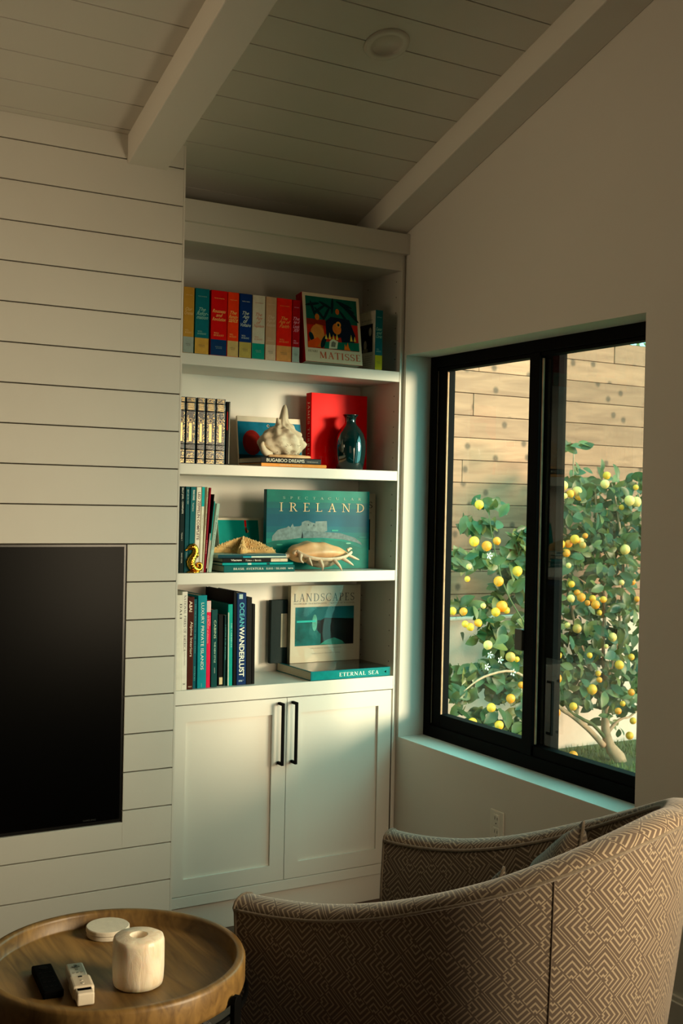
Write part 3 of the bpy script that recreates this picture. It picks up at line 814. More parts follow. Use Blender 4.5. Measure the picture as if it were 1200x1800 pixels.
def picture(parent, face, shapes, name='cover_picture', rough=.3, coat=0.0):
    """printed flat shapes: (points, rgb[, var]) painted in order"""
    mb = MB(); mats = []
    for i, s in enumerate(shapes):
        pts, rgb = s[0], s[1]
        ma = mat(sat(rgb), rough, s[2] if len(s) > 2 else .12, s[3] if len(s) > 3 else 40, coat=coat * .3, name='print', spec=.07)
        if ma not in mats: mats.append(ma)
        o = [face.P(p[0], p[1], .00018 * (1 + i * .55)) for p in pts]
        mb.add(o, [tuple(range(len(o)))], mats.index(ma))
    return mb.build(name, mats, parent, recalc=False)
def rect(x0, y0, x1, y1): return [(x0, y0), (x1, y0), (x1, y1), (x0, y1)]
def ell(cx, cy, rx, ry, n=18, a=0): return [(cx + rx * math.cos(2 * math.pi * i / n) * math.cos(a) - ry * math.sin(2 * math.pi * i / n) * math.sin(a), cy + rx * math.cos(2 * math.pi * i / n) * math.sin(a) + ry * math.sin(2 * math.pi * i / n) * math.cos(a)) for i in range(n)]

def book(name, label, T, H, Dp, rgb, cat='book', group=None, rough=.45, coat=0.0, soft=False, pages=True, var=.08, bump=.1, spec=.07):
    """book standing with its spine towards -Y: origin at the foot of the spine"""
    o = empty(name)
    tag(o, label, cat, group)
    ct = .0008 if soft else .0028
    ov = 0 if soft else .003
    cm = mat(sat(rgb), rough, var, 30, bump=bump, coat=coat * .3, name='book_cover', spec=spec)
    mb = MB()
    # U-shaped case: spine and two boards
    a = T / 2
    prof = [(-a, Dp), (-a, .0015), (-a + .0015, 0), (a - .0015, 0), (a, .0015), (a, Dp), (a - ct, Dp), (a - ct, ct), (-a + ct, ct), (-a + ct, Dp)]
    mb.prism(prof, 0, H, 'z')
    # concave polygon: replace the caps by quads
    n = 10
    mb.f = mb.f[2:]; mb.m = mb.m[2:]
    for b in (0, n):
        mb.f += [(b + 0, b + 1, b + 8, b + 9), (b + 1, b + 2, b + 3, b + 8), (b + 3, b + 4, b + 7, b + 8), (b + 4, b + 5, b + 6, b + 7)]
        mb.m += [0] * 4
    mb.build('cover', cm, o, bevel=.0006 if not soft else 0, seg=1)
    if pages and T > 2 * ct + .001:
        MB().box(-a + ct + .0002, a - ct - .0002, ct + .0003, Dp - ov - .0005, ov, H - ov).build('pages', PAGES, o)
    o['T'], o['H'], o['Dp'] = T, H, Dp
    return o
def F_spine(o): return Face((-o['T'] / 2, 0, 0), (1, 0, 0), (0, 0, 1), (0, -1, 0))        # a: left to right, b: up
def F_spinev(o): return Face((0, 0, o['H']), (0, 0, -1), (1, 0, 0), (0, -1, 0))           # reads downwards, b centred on the spine
def F_front(o): return Face((o['T'] / 2, 0, 0), (0, 1, 0), (0, 0, 1), (1, 0, 0))
def F_back(o): return Face((-o['T'] / 2, o['Dp'], 0), (0, -1, 0), (0, 0, 1), (-1, 0, 0))
def clean(o):
    for k in ('T', 'H', 'Dp'):
        if k in o: del o[k]
def stand(o, x0, x1, y, z, lean=0.0):
    """spine out, occupying x0..x1; lean in degrees, positive to the right"""
    T = o['T']
    le = R(lean)
    cx = (x0 + x1) / 2
    dz = T / 2 * abs(math.sin(le))
    o.matrix_world = Matrix.Translation((cx, y, z + dz + .0008)) @ Matrix.Rotation(le, 4, 'Y')
def face_out(o, x0, yf, z, lean=0.0):
    """front cover towards the room; x0 left edge, yf bottom of the front cover; leans back by lean degrees"""
    T = o['T']; le = R(lean)
    M = Matrix.Rotation(-le, 4, 'X') @ Matrix.Rotation(R(-90), 4, 'Z')
    o.matrix_world = Matrix.Translation((x0, yf + T / 2 * math.cos(le), z + T / 2 * math.sin(le) + .0008)) @ M
def lie(o, x0, y, z):
    """lying on its back cover, spine towards the room, head at the left"""
    o.matrix_world = Matrix.Translation((x0 + o['H'], y, z + o['T'] / 2 + .0004)) @ Matrix.Rotation(R(-90), 4, 'Y')

# ------------------------------------------------------------------ top shelf
G1 = 'history volumes in a row on the top shelf'
hist = [
 # x0, x1, colour, foot colour, title lines, title ink, label
 (-.9803, -.9367, (.80, .62, .30), (.62, .66, .62), ['Our', 'Oriental'], (.87, .72, .45), 'tan volume with grey foot, next to the shiplap edge on top shelf'),
 (-.9334, -.8760, (.02, .43, .47), (.85, .68, .36), ['The', 'Refor-', 'mation'], (.55, .80, .72), 'teal volume The Reformation with tan foot'),
 (-.8696, -.8030, (.80, .08, .04), (.03, .22, .38), ['Rousseau', 'and', 'Revolution'], (.96, .72, .35), 'red volume Rousseau and Revolution with navy foot'),
 (-.8009, -.7542, (.93, .28, .04), (.86, .75, .53), ['The', 'Renais-', 'sance'], (.97, .76, .35), 'orange volume The Renaissance with beige foot'),
 (-.7520, -.6997, (.02, .20, .42), (.78, .70, .42), ['The', 'Age', 'of', 'Voltaire'], (.80, .86, .80), 'navy volume The Age of Voltaire with olive foot'),
 (-.6975, -.6433, (.84, .79, .70), (.02, .57, .50), ['The', 'Age', 'of', 'Napoleon'], (.78, .38, .25), 'cream volume The Age of Napoleon with teal foot'),
 (-.6402, -.5943, (.85, .70, .58), (.86, .74, .62), ['The', 'Age of', 'Reason'], (.87, .74, .62), 'plain faded pinkish volume with no readable title'),
 (-.5930, -.5269, (.92, .17, .03), (.92, .66, .42), ['The', 'Age of', 'Faith'], (.97, .60, .20), 'orange-red volume The Age of Faith with peach foot'),
 (-.5245, -.4905, (.66, .03, .10), (.66, .70, .66), ['The', 'Age of', 'Louis', 'XIV'], (.97, .62, .70), 'crimson volume The Age of Louis XIV with grey foot'),
]
def volume(x0, x1, c, c2, lines, ink, label, y=.0055, H=.2435, back=None):
    T = x1 - x0 - .0006
    o = book('history_volume', label, T, H, .165, c, group=G1 if y < .006 else None, rough=.4, coat=.15)
    f = F_spine(o)
    fz = H * .245
    picture(o, f, [(rect(.0008, .0008, T - .0008, fz), c2)], 'foot_band', rough=.4)
    lh = .0135
    zc = H * .70 - (4 - len(lines)) * .004
    for i, s in enumerate(lines):
        w = min(T * .82, .0078 * len(s) + .004)
        lettering(o, f, s, T * .5 + (i % 2) * .001, zc - i * lh * 1.12, w, lh * (1.15 if any(q in s for q in 'gpyf') else .95), ink, 'script', 'title_lettering')
    lettering(o, f, 'THE STORY OF CIVILIZATION', T * .5, H * .88, T * .62, .0035, ink, 'sans', 'series_lettering')
    lettering(o, f, 'WILL', T * .36, H * .345, T * .32, .0055, ink, 'serif', 'author_lettering')
    lettering(o, f, 'DURANT', T * .5, H * .31, T * .62, .0065, ink, 'serif', 'author_lettering')
    dk = (.25, .22, .18) if sum(c2) > 1.3 else (.55, .65, .62)
    lettering(o, f, 'SIMON AND', T * .5, H * .135, T * .42, .0032, dk, 'sans', 'publisher_lettering')
    lettering(o, f, 'SCHUSTER', T * .53, H * .112, T * .38, .0032, dk, 'sans', 'publisher_lettering')
    stand(o, x0, x1, y, S1T)
    return o
for h in hist: clean(volume(*h))
o = volume(-.1425, -.1065, (.02, .42, .46), (.80, .72, .20), ['Caesar', 'and', 'Christ'], (.60, .84, .76), 'teal volume Caesar and Christ alone at right end of top shelf', y=.0065, H=.2435)
fb = F_back(o)
picture(o, fb, [(rect(.001, .001, .164, .2425), (.86, .84, .78)), (rect(.045, .075, .145, .19), (.07, .06, .05)), (ell(.125, .158, .011, .018), (.72, .68, .60)), (ell(.088, .105, .012, .02), (.74, .70, .62)), (rect(.07, .076, .108, .09), (.55, .52, .46))], 'back_photo')
lettering(o, fb, 'THE STORY OF CIVILIZATION', .1, .206, .085, .006, (.15, .13, .12), 'serif')
for i in range(6): lettering(o, fb, 'A MOST ABSORBING HISTORY', .103, .060 - i * .009, .08 - .008 * (i % 2), .0035, (.35, .32, .28), 'sans', 'text_line')
clean(o)

# art monograph with a flat colour painting (plain stand-in shapes, no copied artwork)
o = book('art_monograph', 'large art book MATISSE with red spine, face out on top shelf', .052, .281, .262, (.70, .03, .06), rough=.35, coat=.2)
f = F_front(o)
GRN, DG, RD, OR_, NV = (.03, .34, .29), (.02, .14, .16), (.76, .20, .10), (.88, .52, .24), (.03, .10, .17)
sh = [(rect(.0008, .0008, .2612, .2802), (.86, .78, .66), .03), (rect(.014, .056, .249, .267), RD)]
sh += [(rect(.014, .165, .249, .267), GRN)]
for i in range(7):
    a = .2 + i * .42
    sh.append((ell(.045 + .03 * (i % 4), .235 - .018 * (i % 3), .034, .006, 12, a), DG))
for i in range(5):
    sh.append((ell(.19 + .012 * (i % 4), .245 - .014 * i, .040, .006, 12, -.3 - .15 * i), DG))
sh += [(rect(.014, .150, .10, .174), (.52, .16, .07)), ([(.10, .168), (.125, .19), (.21, .185), (.235, .12), (.22, .06), (.175, .06), (.165, .12), (.10, .10)], NV),
       (ell(.155, .140, .030, .034, 18, .2), NV), (ell(.150, .142, .020, .023, 18, .2), OR_), (ell(.158, .160, .012, .013), (.90, .62, .30)), (ell(.158, .159, .005, .006), DG),
       ([(.022, .075), (.03, .13), (.055, .155), (.085, .15), (.093, .11), (.075, .06), (.05, .06)], (.80, .46, .20)), (ell(.06, .118, .030, .034), (.86, .56, .30)), (ell(.062, .183, .010, .013), (.80, .46, .20)), (ell(.156, .213, .009, .012), (.78, .44, .22)),
       (ell(.032, .10, .010, .02, 14, .3), DG), (ell(.085, .083, .010, .028, 14, -.4), DG),
       ([(.014, .057), (.014, .078), (.06, .10), (.075, .085), (.05, .057)], (.86, .36, .16)),
       ([(.085, .057), (.095, .085), (.249, .092), (.249, .057)], (.04, .40, .32)), ([(.108, .058), (.113, .088), (.128, .100), (.152, .090), (.145, .060)], (.83, .80, .68)),
       ([(.118, .066), (.121, .084), (.129, .090), (.141, .084), (.137, .066)], (.45, .44, .38))]
for i in range(9):
    x = .092 + i * .0165
    if 3 < i < 7: continue
    sh.append(([(x, .096), (x + .006, .118 + .006 * (i % 2)), (x + .012, .096)], (.95, .80, .40)))
sh += [([(.178, .058), (.182, .083), (.187, .07), (.196, .090), (.200, .07), (.206, .058)], (.90, .48, .14))]
picture(o, f, sh)
lettering(o, f, 'HENRI', .035, .043, .042, .0095, (.45, .36, .24), 'serif', 'title_lettering', layer=3)
lettering(o, f, 'MATISSE', .158, .030, .188, .0285, (.80, .32, .14), 'serif', 'title_lettering', layer=3)
face_out(o, -.4715, -.010, S1T, 9.0)
clean(o)

# ------------------------------------------------------------------ second shelf
G2 = 'gilt leather volumes on the second shelf'
LEA = (.07, .05, .035)
vols = [(-.990, -.9646, 'gilt black leather volume half hidden by the shiplap edge'), (-.9618, -.9219, 'gilt black leather volume, first fully seen from the shiplap'), (-.9168, -.8841, 'narrow gilt black leather volume, middle of the leather set'),
        (-.8806, -.8423, 'gilt black leather volume with small round medallion, fourth of set'), (-.8406, -.8013, 'gilt black leather volume at the end beside a thin black book')]
random.seed(4)
GILT = (.92, .80, .56)
for i, (x0, x1, lb) in enumerate(vols):
    T = x1 - x0 - .0006; H = .2462
    o = book('leather_volume', lb, T, H, .17, LEA, group=G2, rough=.22, bump=.6, spec=.9)
    # raised bands over the spine
    b = MB()
    for zz in (.018, .052, .072, .196, .226):
        MB().tube([(-T / 2, .001, zz), (-T / 2 + .004, -.0018, zz), (T / 2 - .004, -.0018, zz), (T / 2, .001, zz)], .0022, 6).build('raised_band', mat(LEA, .22, .1, name='leather', spec=.9), o, smooth=True)
    g = MB(); f = F_spine(o)
    def q(x0_, y0_, x1_, y1_): g.add([f.P(*p, .0005) for p in rect(x0_, y0_, x1_, y1_)], [(0, 1, 2, 3)])
    m_ = T * .10
    for (a, c) in ((.003, .014), (.022, .048), (.230, .242)):
        for k in range(26):
            x = random.uniform(m_, T - m_); z = random.uniform(a, c)
            q(x, z, min(x + random.uniform(.001, .004), T - m_), z + random.uniform(.0006, .0024))
        q(m_, a, T - m_, a + .0007); q(m_, c, T - m_, c + .0007)
    for k in range(60):     # filigree frame around the tall panel
        z = random.uniform(.076, .19); s_ = random.choice((0, 1))
        x = m_ + random.uniform(0, T * .13) if s_ == 0 else T - m_ - random.uniform(.001, T * .2)
        q(x, z, x + random.uniform(.001, .003), z + random.uniform(.001, .005))
    for k in range(5):
        z = .200 + k * .0052
        q(m_ + T * .08, z, T - m_ - T * .08, z + .0022)
    q(T * .32, .082, T * .60, .150)
    for k in range(12):
        a = k * .5236; q(T * .46 + .0065 * math.cos(a) - .0008, .160 + .0065 * math.sin(a) - .0008, T * .46 + .0065 * math.cos(a) + .0012, .160 + .0065 * math.sin(a) + .0012)
    g.build('gilt_tooling', mat(GILT, .3, .25, 400, metal=.75, name='gilt'), o, recalc=False)
    stand(o, x0, x1, .0055, S2T)
    clean(o)
o = book('thin_black_book', 'thin black book with red strip beside the leather volumes', .0168, .238, .17, (.04, .03, .03), rough=.3, coat=.4)
picture(o, F_spine(o), [(rect(.003, .13, .006, .20), (.70, .08, .06)), (rect(.012, .004, .0145, .235), (.66, .64, .58))], 'spine_strip')
stand(o, -.7984, -.7808, .006, S2T); clean(o)

o = book('exhibition_catalogue', 'catalogue with teal picture and dark red disc behind the white shell', .012, .208, .290, (.84, .76, .66), rough=.25, coat=.5, soft=False)
f = F_front(o)
picture(o, f, [(rect(.0008, .0008, .289, .207), (.86, .82, .74), .03), (rect(.001, .001, .289, .186), (.02, .42, .52)), (rect(.001, .001, .2, .05), (.02, .16, .20)), (ell(.062, .10, .042, .052), (.48, .09, .05)), (ell(.062, .10, .030, .036), (.56, .13, .07)),
               (rect(.10, .075, .19, .112), (.86, .36, .16)), (ell(.23, .055, .05, .05), (.03, .25, .25)), ([(.14, .05), (.175, .12), (.20, .05)], (.02, .15, .13)), (rect(.175, .135, .232, .166), (.90, .88, .80)), (rect(.180, .139, .228, .162), (.88, .20, .06)), (rect(.204, .12, .2055, .186), (.05, .06, .07)), (ell(.138, .172, .0055, .0055), (.90, .88, .82)), (ell(.1385, .172, .004, .004), (.06, .08, .1)), (rect(.14, .170, .245, .1715), (.05, .06, .07))])
face_out(o, -.6410, .216, S2T, 9.0); clean(o)

o = book('orange_picture_book', 'thin flat book with cream and orange spine under BUGABOO DREAMS', .0128, .288, .200, (.93, .66, .38), rough=.4)
lettering(o, F_spinev(o), 'NATURAL FLAVOUR', .13, 0, .10, .0045, (.86, .80, .66), 'sans')
lie(o, -.649, .001, S2T); clean(o)
o = book('ski_photo_book', 'flat black book BUGABOO DREAMS under the white shell', .0225, .264, .204, (.06, .07, .07), rough=.25, coat=.5)
f = F_spinev(o)
lettering(o, f, 'BUGABOO DREAMS', .106, .0005, .166, .0125, (.90, .88, .80), 'sans', 'title_lettering')
lettering(o, f, 'TOPHER DONAHUE', .225, -.002, .05, .005, (.70, .68, .62), 'sans')
lie(o, -.6503, .001, S2T + .013); clean(o)

# red slip-cased monograph
o = book('red_monograph', 'tall bright red book JAMES TURRELL behind the green vase', .044, .318, .271, (.93, .01, .02), rough=.4, var=.03)
f = F_front(o)
picture(o, Face((-.022, 0, 0), (1, 0, 0), (0, 0, 1), (0, -1, 0)), [(rect(.001, .001, .0425, .317), (.80, .01, .03), .02)], 'spine_field')
lettering(o, Face((0, 0, .318), (0, 0, -1), (1, 0, 0), (0, -1, 0)), 'JAMES TURRELL', .158, 0, .245, .019, (.96, .78, .66), 'serif', 'title_lettering')
lettering(o, f, 'JAMES', .115, .085, .105, .028, (.97, .15, .12), 'serif', 'title_lettering', track=.3)
lettering(o, f, 'TURRELL', .135, .040, .19, .030, (.95, .10, .10), 'serif', 'title_lettering', track=.3)
face_out(o, -.3235, .200, S2T, 1.0); clean(o)

# green glass vase
va = empty('green_glass_vase', (-.178, .130, S2T + .0006))
tag(va, 'dark green glossy glass bottle vase in front of the red book', 'vase')
VG = mat((.0, .13, .135), .08, .1, 8, coat=1.0, name='green_glass')
prof = [(0, 0.0), (.050, 0.0), (.055, .003), (.060, .03), (.0652, .065), (.0665, .095), (.0640, .125), (.0560, .150), (.0430, .171), (.0300, .185), (.0235, .193), (.0220, .204), (.0240, .217), (.031, .2265), (.033, .2275), (.033, .230), (.028, .229), (.022, .219), (.0185, .205), (.0185, .192), (.0, .188)]
MB().lathe(prof, 48).build('body', VG, va, smooth=True)

# ------------------------------------------------------------------ third shelf: song books, stack, shells
def spine_book(name, label, x0, x1, x0t, H, rgb, y, z, Dp=.22, soft=True, rough=.45, coat=.1, texts=(), bands=(), group=None, cat='book', lean=None, gap=.0005):
    T = x1 - x0 - gap
    o = book(name, label, T, H, Dp, rgb, soft=soft, rough=rough, coat=coat, group=group, cat=cat)
    if bands: picture(o, F_spine(o), [(rect(T * b[0] + .0003, H * b[1], T * b[2] - .0003, H * b[3]), b[4]) for b in bands], 'spine_band', rough=rough)
    f = F_spinev(o)
    for t in texts:
        s, c0, w, h, ink, sty = t[:6]
        off = t[6] if len(t) > 6 else 0
        lettering(o, f, s, c0 * H, off, w * H, h, ink, sty, 'title_lettering')
    le = math.degrees(math.atan((x0t - x0) / H)) if lean is None else lean
    stand(o, x0, x1, y, z, le)
    clean(o)
    return o
G3 = 'song books on the third shelf'
Z3 = S3T
WH = (.88, .86, .80)
spine_book('song_book', 'thin grey song book against the shiplap edge, third shelf', -.9805, -.9725, -.983, .3205, (.20, .27, .27), .020, Z3, group=G3)
spine_book('song_book', 'black-green song book BILLY JOEL COMPLETE Volume 1', -.9715, -.9528, -.9725, .3215, (.03, .13, .13), .020, Z3, group=G3,
           texts=[('BILLY JOEL - COMPLETE', .165, .30, .0072, WH, 'bold'), ('Volume 1', .58, .09, .005, WH, 'sans'), ('PIANO VOCAL', .83, .12, .0045, WH, 'sans')])
spine_book('song_book', 'dark teal song book behind the brass seahorse head', -.9520, -.9345, -.9510, .3215, (.02, .31, .34), .020, Z3, group=G3,
           texts=[('BEST LIES ON VIEW', .12, .17, .0055, (.72, .80, .76), 'sans', .001), ('PIANO', .80, .07, .004, (.6, .72, .7), 'sans')])
spine_book('song_book', 'grey-teal song book between dark teal and white spines', -.9342, -.9125, -.9300, .3205, (.13, .42, .44), .021, Z3, group=G3,
           texts=[('PIANO SONGS', .095, .12, .0075, (.86, .87, .80), 'bold', .002), ('Vocal Score', .235, .10, .0065, (.80, .84, .78), 'sans', .001)])
spine_book('song_book', 'white song book LED ZEPPELIN COMPLETE in dark red letters', -.9120, -.8920, -.9060, .3205, (.90, .87, .80), .022, Z3, group=G3,
           texts=[('LED ZEPPELIN COMPLETE', .34, .56, .0105, (.30, .06, .12), 'bold', .0015)])
spine_book('song_book', 'white song book with bright turquoise top third', -.8915, -.8795, -.8845, .3225, (.88, .86, .78), .021, Z3, group=G3,
           bands=[(0, .77, 1, .998, (.02, .66, .66))], texts=[('Management of songs', .42, .18, .004, (.45, .42, .36), 'sans', .001)])
spine_book('song_book', 'thin cream song book with speckled print left of maroon one', -.8792, -.8726, -.8650, .3215, (.80, .76, .64), .020, Z3, group=G3,
           texts=[('SONG COLLECTION EASY PIANO', .25, .4, .0035, (.15, .12, .10), 'sans')])
spine_book('song_book', 'maroon song book leaning right on the third shelf', -.8722, -.8640, -.8545, .3195, (.50, .07, .16), .020, Z3, group=G3,
           texts=[('CLASSICS', .70, .16, .0035, (.85, .55, .55), 'sans')])
spine_book('song_book', 'thin black and white booklet just right of the maroon spine', -.8636, -.8592, -.8370, .2960, (.06, .06, .06), .020, Z3, group=G3,
           bands=[(0, 0.05, 1, .5, (.78, .76, .70))])
spine_book('song_book', 'thin booklet with turquoise top and white foot, leaning right', -.8588, -.8545, -.8340, .2700, (.86, .84, .78), .020, Z3, group=G3,
           bands=[(0, .45, 1, .998, (.10, .62, .60))])
spine_book('song_book', 'pale green song book leaning right beside the flat stack', -.8540, -.8400, -.8240, .2610, (.62, .73, .68), .020, Z3, group=G3,
           texts=[('The Beatles Collection', .42, .50, .0062, (.30, .38, .36), 'italic', .001)])

# small picture booklet leaning behind the starfish
o = book('picture_booklet', 'booklet with plain turquoise cover and red tag behind the starfish', .008, .205, .196, (.80, .76, .68), rough=.3, coat=.4)
picture(o, F_front(o), [(rect(.0006, .0006, .1854, .2044), (.84, .80, .72), .03), (rect(.001, .001, .180, .196), (.02, .58, .56), .03), (rect(.118, .168, .127, .196), (.82, .12, .05)), (ell(.1235, .158, .0055, .009), (.42, .20, .12)), (ell(.128, .150, .007, .006), (.78, .66, .52)), (ell(.124, .150, .004, .008), (.18, .08, .05))])
face_out(o, -.714, .2150, Z3, 12.0); clean(o)

G4 = 'flat books under the starfish'
def flat_book(name, label, x0, x1, z0, z1, rgb, y, Dp, texts=(), soft=False, bands=(), coat=.2, group=G4):
    T = z1 - z0 - .0004; H = x1 - x0
    o = book(name, label, T, H, Dp, rgb, soft=soft, coat=coat, group=group)
    if bands: picture(o, Face((0, 0, H), (0, 0, -1), (1, 0, 0), (0, -1, 0)), [(rect(b[0] * H, (b[1] - .5) * T, b[2] * H, (b[3] - .5) * T), b[4]) for b in bands], 'spine_band')
    for t in texts:
        lettering(o, F_spinev(o), t[0], t[1] * H, t[6] if len(t) > 6 else 0, t[2] * H, t[3], t[4], t[5], 'title_lettering')
    lie(o, x0, y, z0 + .0002)
    clean(o)
flat_book('travel_photo_book', 'flat teal book BRASIL AVENTURA, lowest under the starfish', -.798, -.4955, Z3, 1.3865, (.03, .36, .36), .000, .206,
          texts=[('BRASIL AVENTURA', .34, .42, .0088, WH, 'serif'), ('ILHAS / ISLANDS', .73, .28, .0078, WH, 'serif'), ('terra', .94, .075, .006, (.80, .85, .80), 'bold')])
flat_book('slim_flat_book', 'slim flat book with turquoise spine, second from bottom of stack', -.8035, -.5006, 1.3866, 1.3962, (.05, .60, .60), .003, .19, soft=True,
          bands=[(.35, 0.1, .40, .9, (.7, .8, .76)), (.62, 0.1, .66, .9, (.05, .2, .22))])
flat_book('travel_guide', 'flat black-spined book with white end label under the starfish', -.8025, -.5235, 1.3963, 1.4138, (.04, .04, .04), .002, .20,
          bands=[(.73, .15, .99, .85, (.86, .80, .68))], texts=[('Viagem', .20, .16, .009, WH, 'bold'), ('Terra e Brasil', .46, .24, .007, WH, 'serif'), ('Washington DC', .80, .17, .004, (.3, .26, .2), 'sans', .002)])
flat_book('slim_pale_book', 'slim pale and dark teal book directly under the starfish', -.822, -.5305, 1.4139, 1.4283, (.72, .80, .76), .004, .20, soft=True,
          bands=[(0.0, 0, .36, .5, (.05, .22, .26)), (0, .5, .99, .98, (.04, .28, .32)), (.36, .05, .48, .5, (.05, .55, .62))])

# starfish
sf = empty('dried_starfish', (-.680, .085, 1.4300))
tag(sf, 'spiny tan dried starfish lying on top of the flat books', 'starfish')
mb = MB(); NR, NA = 14, 80
rng = random.Random(9)
def star_r(a):
    k = math.cos(2.5 * (a)) ** 2
    return .050 + .098 * k ** 3.2
A00 = R(180)
def sfz(rho, a, r):
    k = math.cos(2.5 * a) ** 2
    w = max(.12, k)
    f_ = 1 + ((.30 + .70 * w) - 1) * min(1, rho * 2.2)
    return (.046 * (1 - rho ** 1.15) + .016 * (1 - rho ** 5)) * f_ if rho < 1 else 0
for j in range(NR + 1):
    for i in range(NA):
        a = 2 * math.pi * i / NA; rho = j / NR
        r = star_r(a) * rho
        mb.v.append((r * math.cos(a + A00), r * math.sin(a + A00) * .58, .001 + (sfz(rho, a, r) if j < NR else 0.0) + (.006 if rho > .85 and j < NR else 0)))
for j in range(NR):
    for i in range(NA):
        k = (i + 1) % NA
        mb.f.append((j * NA + i, j * NA + k, (j + 1) * NA + k, (j + 1) * NA + i)); mb.m.append(0)
mb.f.append(tuple(NR * NA + i for i in range(NA))[::-1]); mb.m.append(0)
SFM = mat((.78, .62, .38), .8, .25, 60, bump=.8, bscale=150, name='starfish_skin')
mb.build('body', SFM, sf, smooth=True, recalc=False)
sp = MB()
for i in range(1100):
    a = rng.uniform(0, 6.283); rho = rng.random() ** .6 * .97
    r = star_r(a) * rho
    x, y_, z = r * math.cos(a + A00), r * math.sin(a + A00) * .58, .001 + sfz(rho, a, r) + (.006 if rho > .85 else 0)
    s_ = .0017
    sp.add([(x - s_, y_ - s_, z - .001), (x + s_, y_ - s_, z - .001), (x, y_ + s_, z - .001), (x, y_ - .001, z + .0042)], [(0, 1, 3), (1, 2, 3), (2, 0, 3)])
o = sp.build('spines', mat((.86, .74, .52), .8, .2, 60, name='starfish_spines'), sf); o['kind'] = 'stuff'

# brass seahorse
sh_ = empty('brass_seahorse', (-.915, .012, Z3 + .0006))
tag(sh_, 'small shiny brass seahorse figurine in front of the song books', 'figurine')
def cat(pts, n=5):
    P = [Vector(p[:3]) for p in pts]; rr = [p[3] for p in pts]; o1 = []; o2 = []
    for i in range(len(P) - 1):
        for t in range(n):
            f = t / n; p0 = P[max(i - 1, 0)]; p1 = P[i]; p2 = P[i + 1]; p3 = P[min(i + 2, len(P) - 1)]
            o1.append(0.5 * ((2 * p1) + (-p0 + p2) * f + (2 * p0 - 5 * p1 + 4 * p2 - p3) * f * f + (-p0 + 3 * p1 - 3 * p2 + p3) * f ** 3)); o2.append(rr[i] * (1 - f) + rr[i + 1] * f)
    o1.append(P[-1]); o2.append(rr[-1])
    return o1, o2
P_, R_ = cat([(-.034, 0, .084, .0028), (-.026, 0, .087, .0036), (-.015, 0, .094, .0085), (-.004, 0, .097, .0105), (.006, 0, .088, .010), (.005, 0, .072, .0105), (-.005, 0, .056, .0125), (-.012, 0, .040, .0145), (-.008, 0, .024, .013), (.006, 0, .013, .0095), (.022, 0, .011, .0072), (.031, 0, .020, .0058), (.030, 0, .031, .0048), (.021, 0, .035, .0042), (.015, 0, .029, .0036), (.019, 0, .023, .003)])
P_ = [p + Vector((0, .006, 0)) for p in P_]
MB().tube(P_, [r * 1.28 * (1 + .05 * math.sin(i * 2.2)) for i, r in enumerate(R_)], 16).build('body', GOLD, sh_, smooth=True)
MB().lathe([(0, 0), (.027, 0), (.028, .002), (.026, .005), (.020, .007), (0, .0085)], 32, 0, .006, sy=.75).build('base', GOLD, sh_, smooth=True)
cr_ = MB()
for i, (x, z) in enumerate([(-.010, .105), (-.002, .1075), (.006, .104), (.012, .095)]):
    cr_.tube([(x, .006, z - .004), (x + .001 * i, .006, z + .003)], [.003, .0012], 8)
cr_.tube([(.012, .006, .072), (.018, .006, .066), (.014, .006, .056)], [.003, .005, .003], 8)
cr_.build('crest', GOLD, sh_, smooth=True)
MB().lathe([(0, -.0014), (.0014, 0), (0, .0014)], 8).build('eye', mat((.15, .08, .03), .3, .05, name='eye'), sh_, loc=(-.011, -.0058, .098))

# IRELAND picture book and the grey book behind it
o = book('landscape_photo_book', 'large teal book SPECTACULAR IRELAND with castle, face out', .026, .3205, .4800, (.02, .30, .33), rough=.3, coat=.3)
f = F_front(o)
TL_, TD, TM = (.02, .45, .43), (.02, .26, .34), (.03, .38, .38)
GY = (.42, .50, .50)
sh = [(rect(.0008, .0008, .4792, .3197), TL_)]
for i in range(9):
    z0_ = .10 + i * .0244
    k_ = i / 8
    sh.append((rect(.0008, z0_, .4792, min(z0_ + .0246, .3197)), (.01, .47 - .15 * math.sin(math.pi * min(1, k_ * 1.1)), .43 - .04 * math.sin(math.pi * k_)), .3, 5))
sh += [
      ([(.001, .001), (.001, .105), (.05, .118), (.16, .128), (.26, .125), (.36, .112), (.44, .085), (.479, .10), (.479, .001)], (.02, .42, .38), .35, 14),
      ([(.025, .115), (.028, .135), (.05, .158), (.065, .163), (.09, .168), (.10, .175), (.108, .168), (.118, .185), (.124, .172), (.15, .174), (.158, .178), (.16, .19), (.175, .196), (.19, .197), (.205, .190), (.222, .186), (.224, .194), (.276, .196), (.278, .156), (.26, .150), (.20, .150), (.16, .128), (.10, .120)], GY, .25, 60),
      ([(.16, .126), (.165, .158), (.25, .152), (.34, .147), (.41, .128), (.44, .108), (.445, .098), (.42, .108), (.36, .120), (.26, .128)], (.36, .45, .46), .3, 70),
      ([(.158, .125), (.162, .155), (.166, .140), (.166, .126)], (.03, .10, .14)), (ell(.215, .178, .002, .004), (.15, .20, .22)), (ell(.19, .18, .002, .004), (.15, .20, .22)), (rect(.300, .155, .33, .160), (.25, .62, .55)),
      (ell(.38, .105, .012, .003), (.45, .70, .62)), (ell(.06, .10, .014, .003), (.30, .62, .55)), (ell(.23, .108, .03, .002), (.20, .55, .48)), (ell(.33, .075, .03, .002, 12, .2), (.16, .55, .48)), (ell(.10, .085, .02, .003, 12, .4), (.25, .58, .50)), (ell(.45, .13, .02, .0015), (.18, .55, .5))]
picture(o, f, sh)
lettering(o, f, 'SPECTACULAR', .255, .288, .365, .0105, (.50, .66, .58), 'serif', 'title_lettering', layer=11, track=1.15, thick=.8)
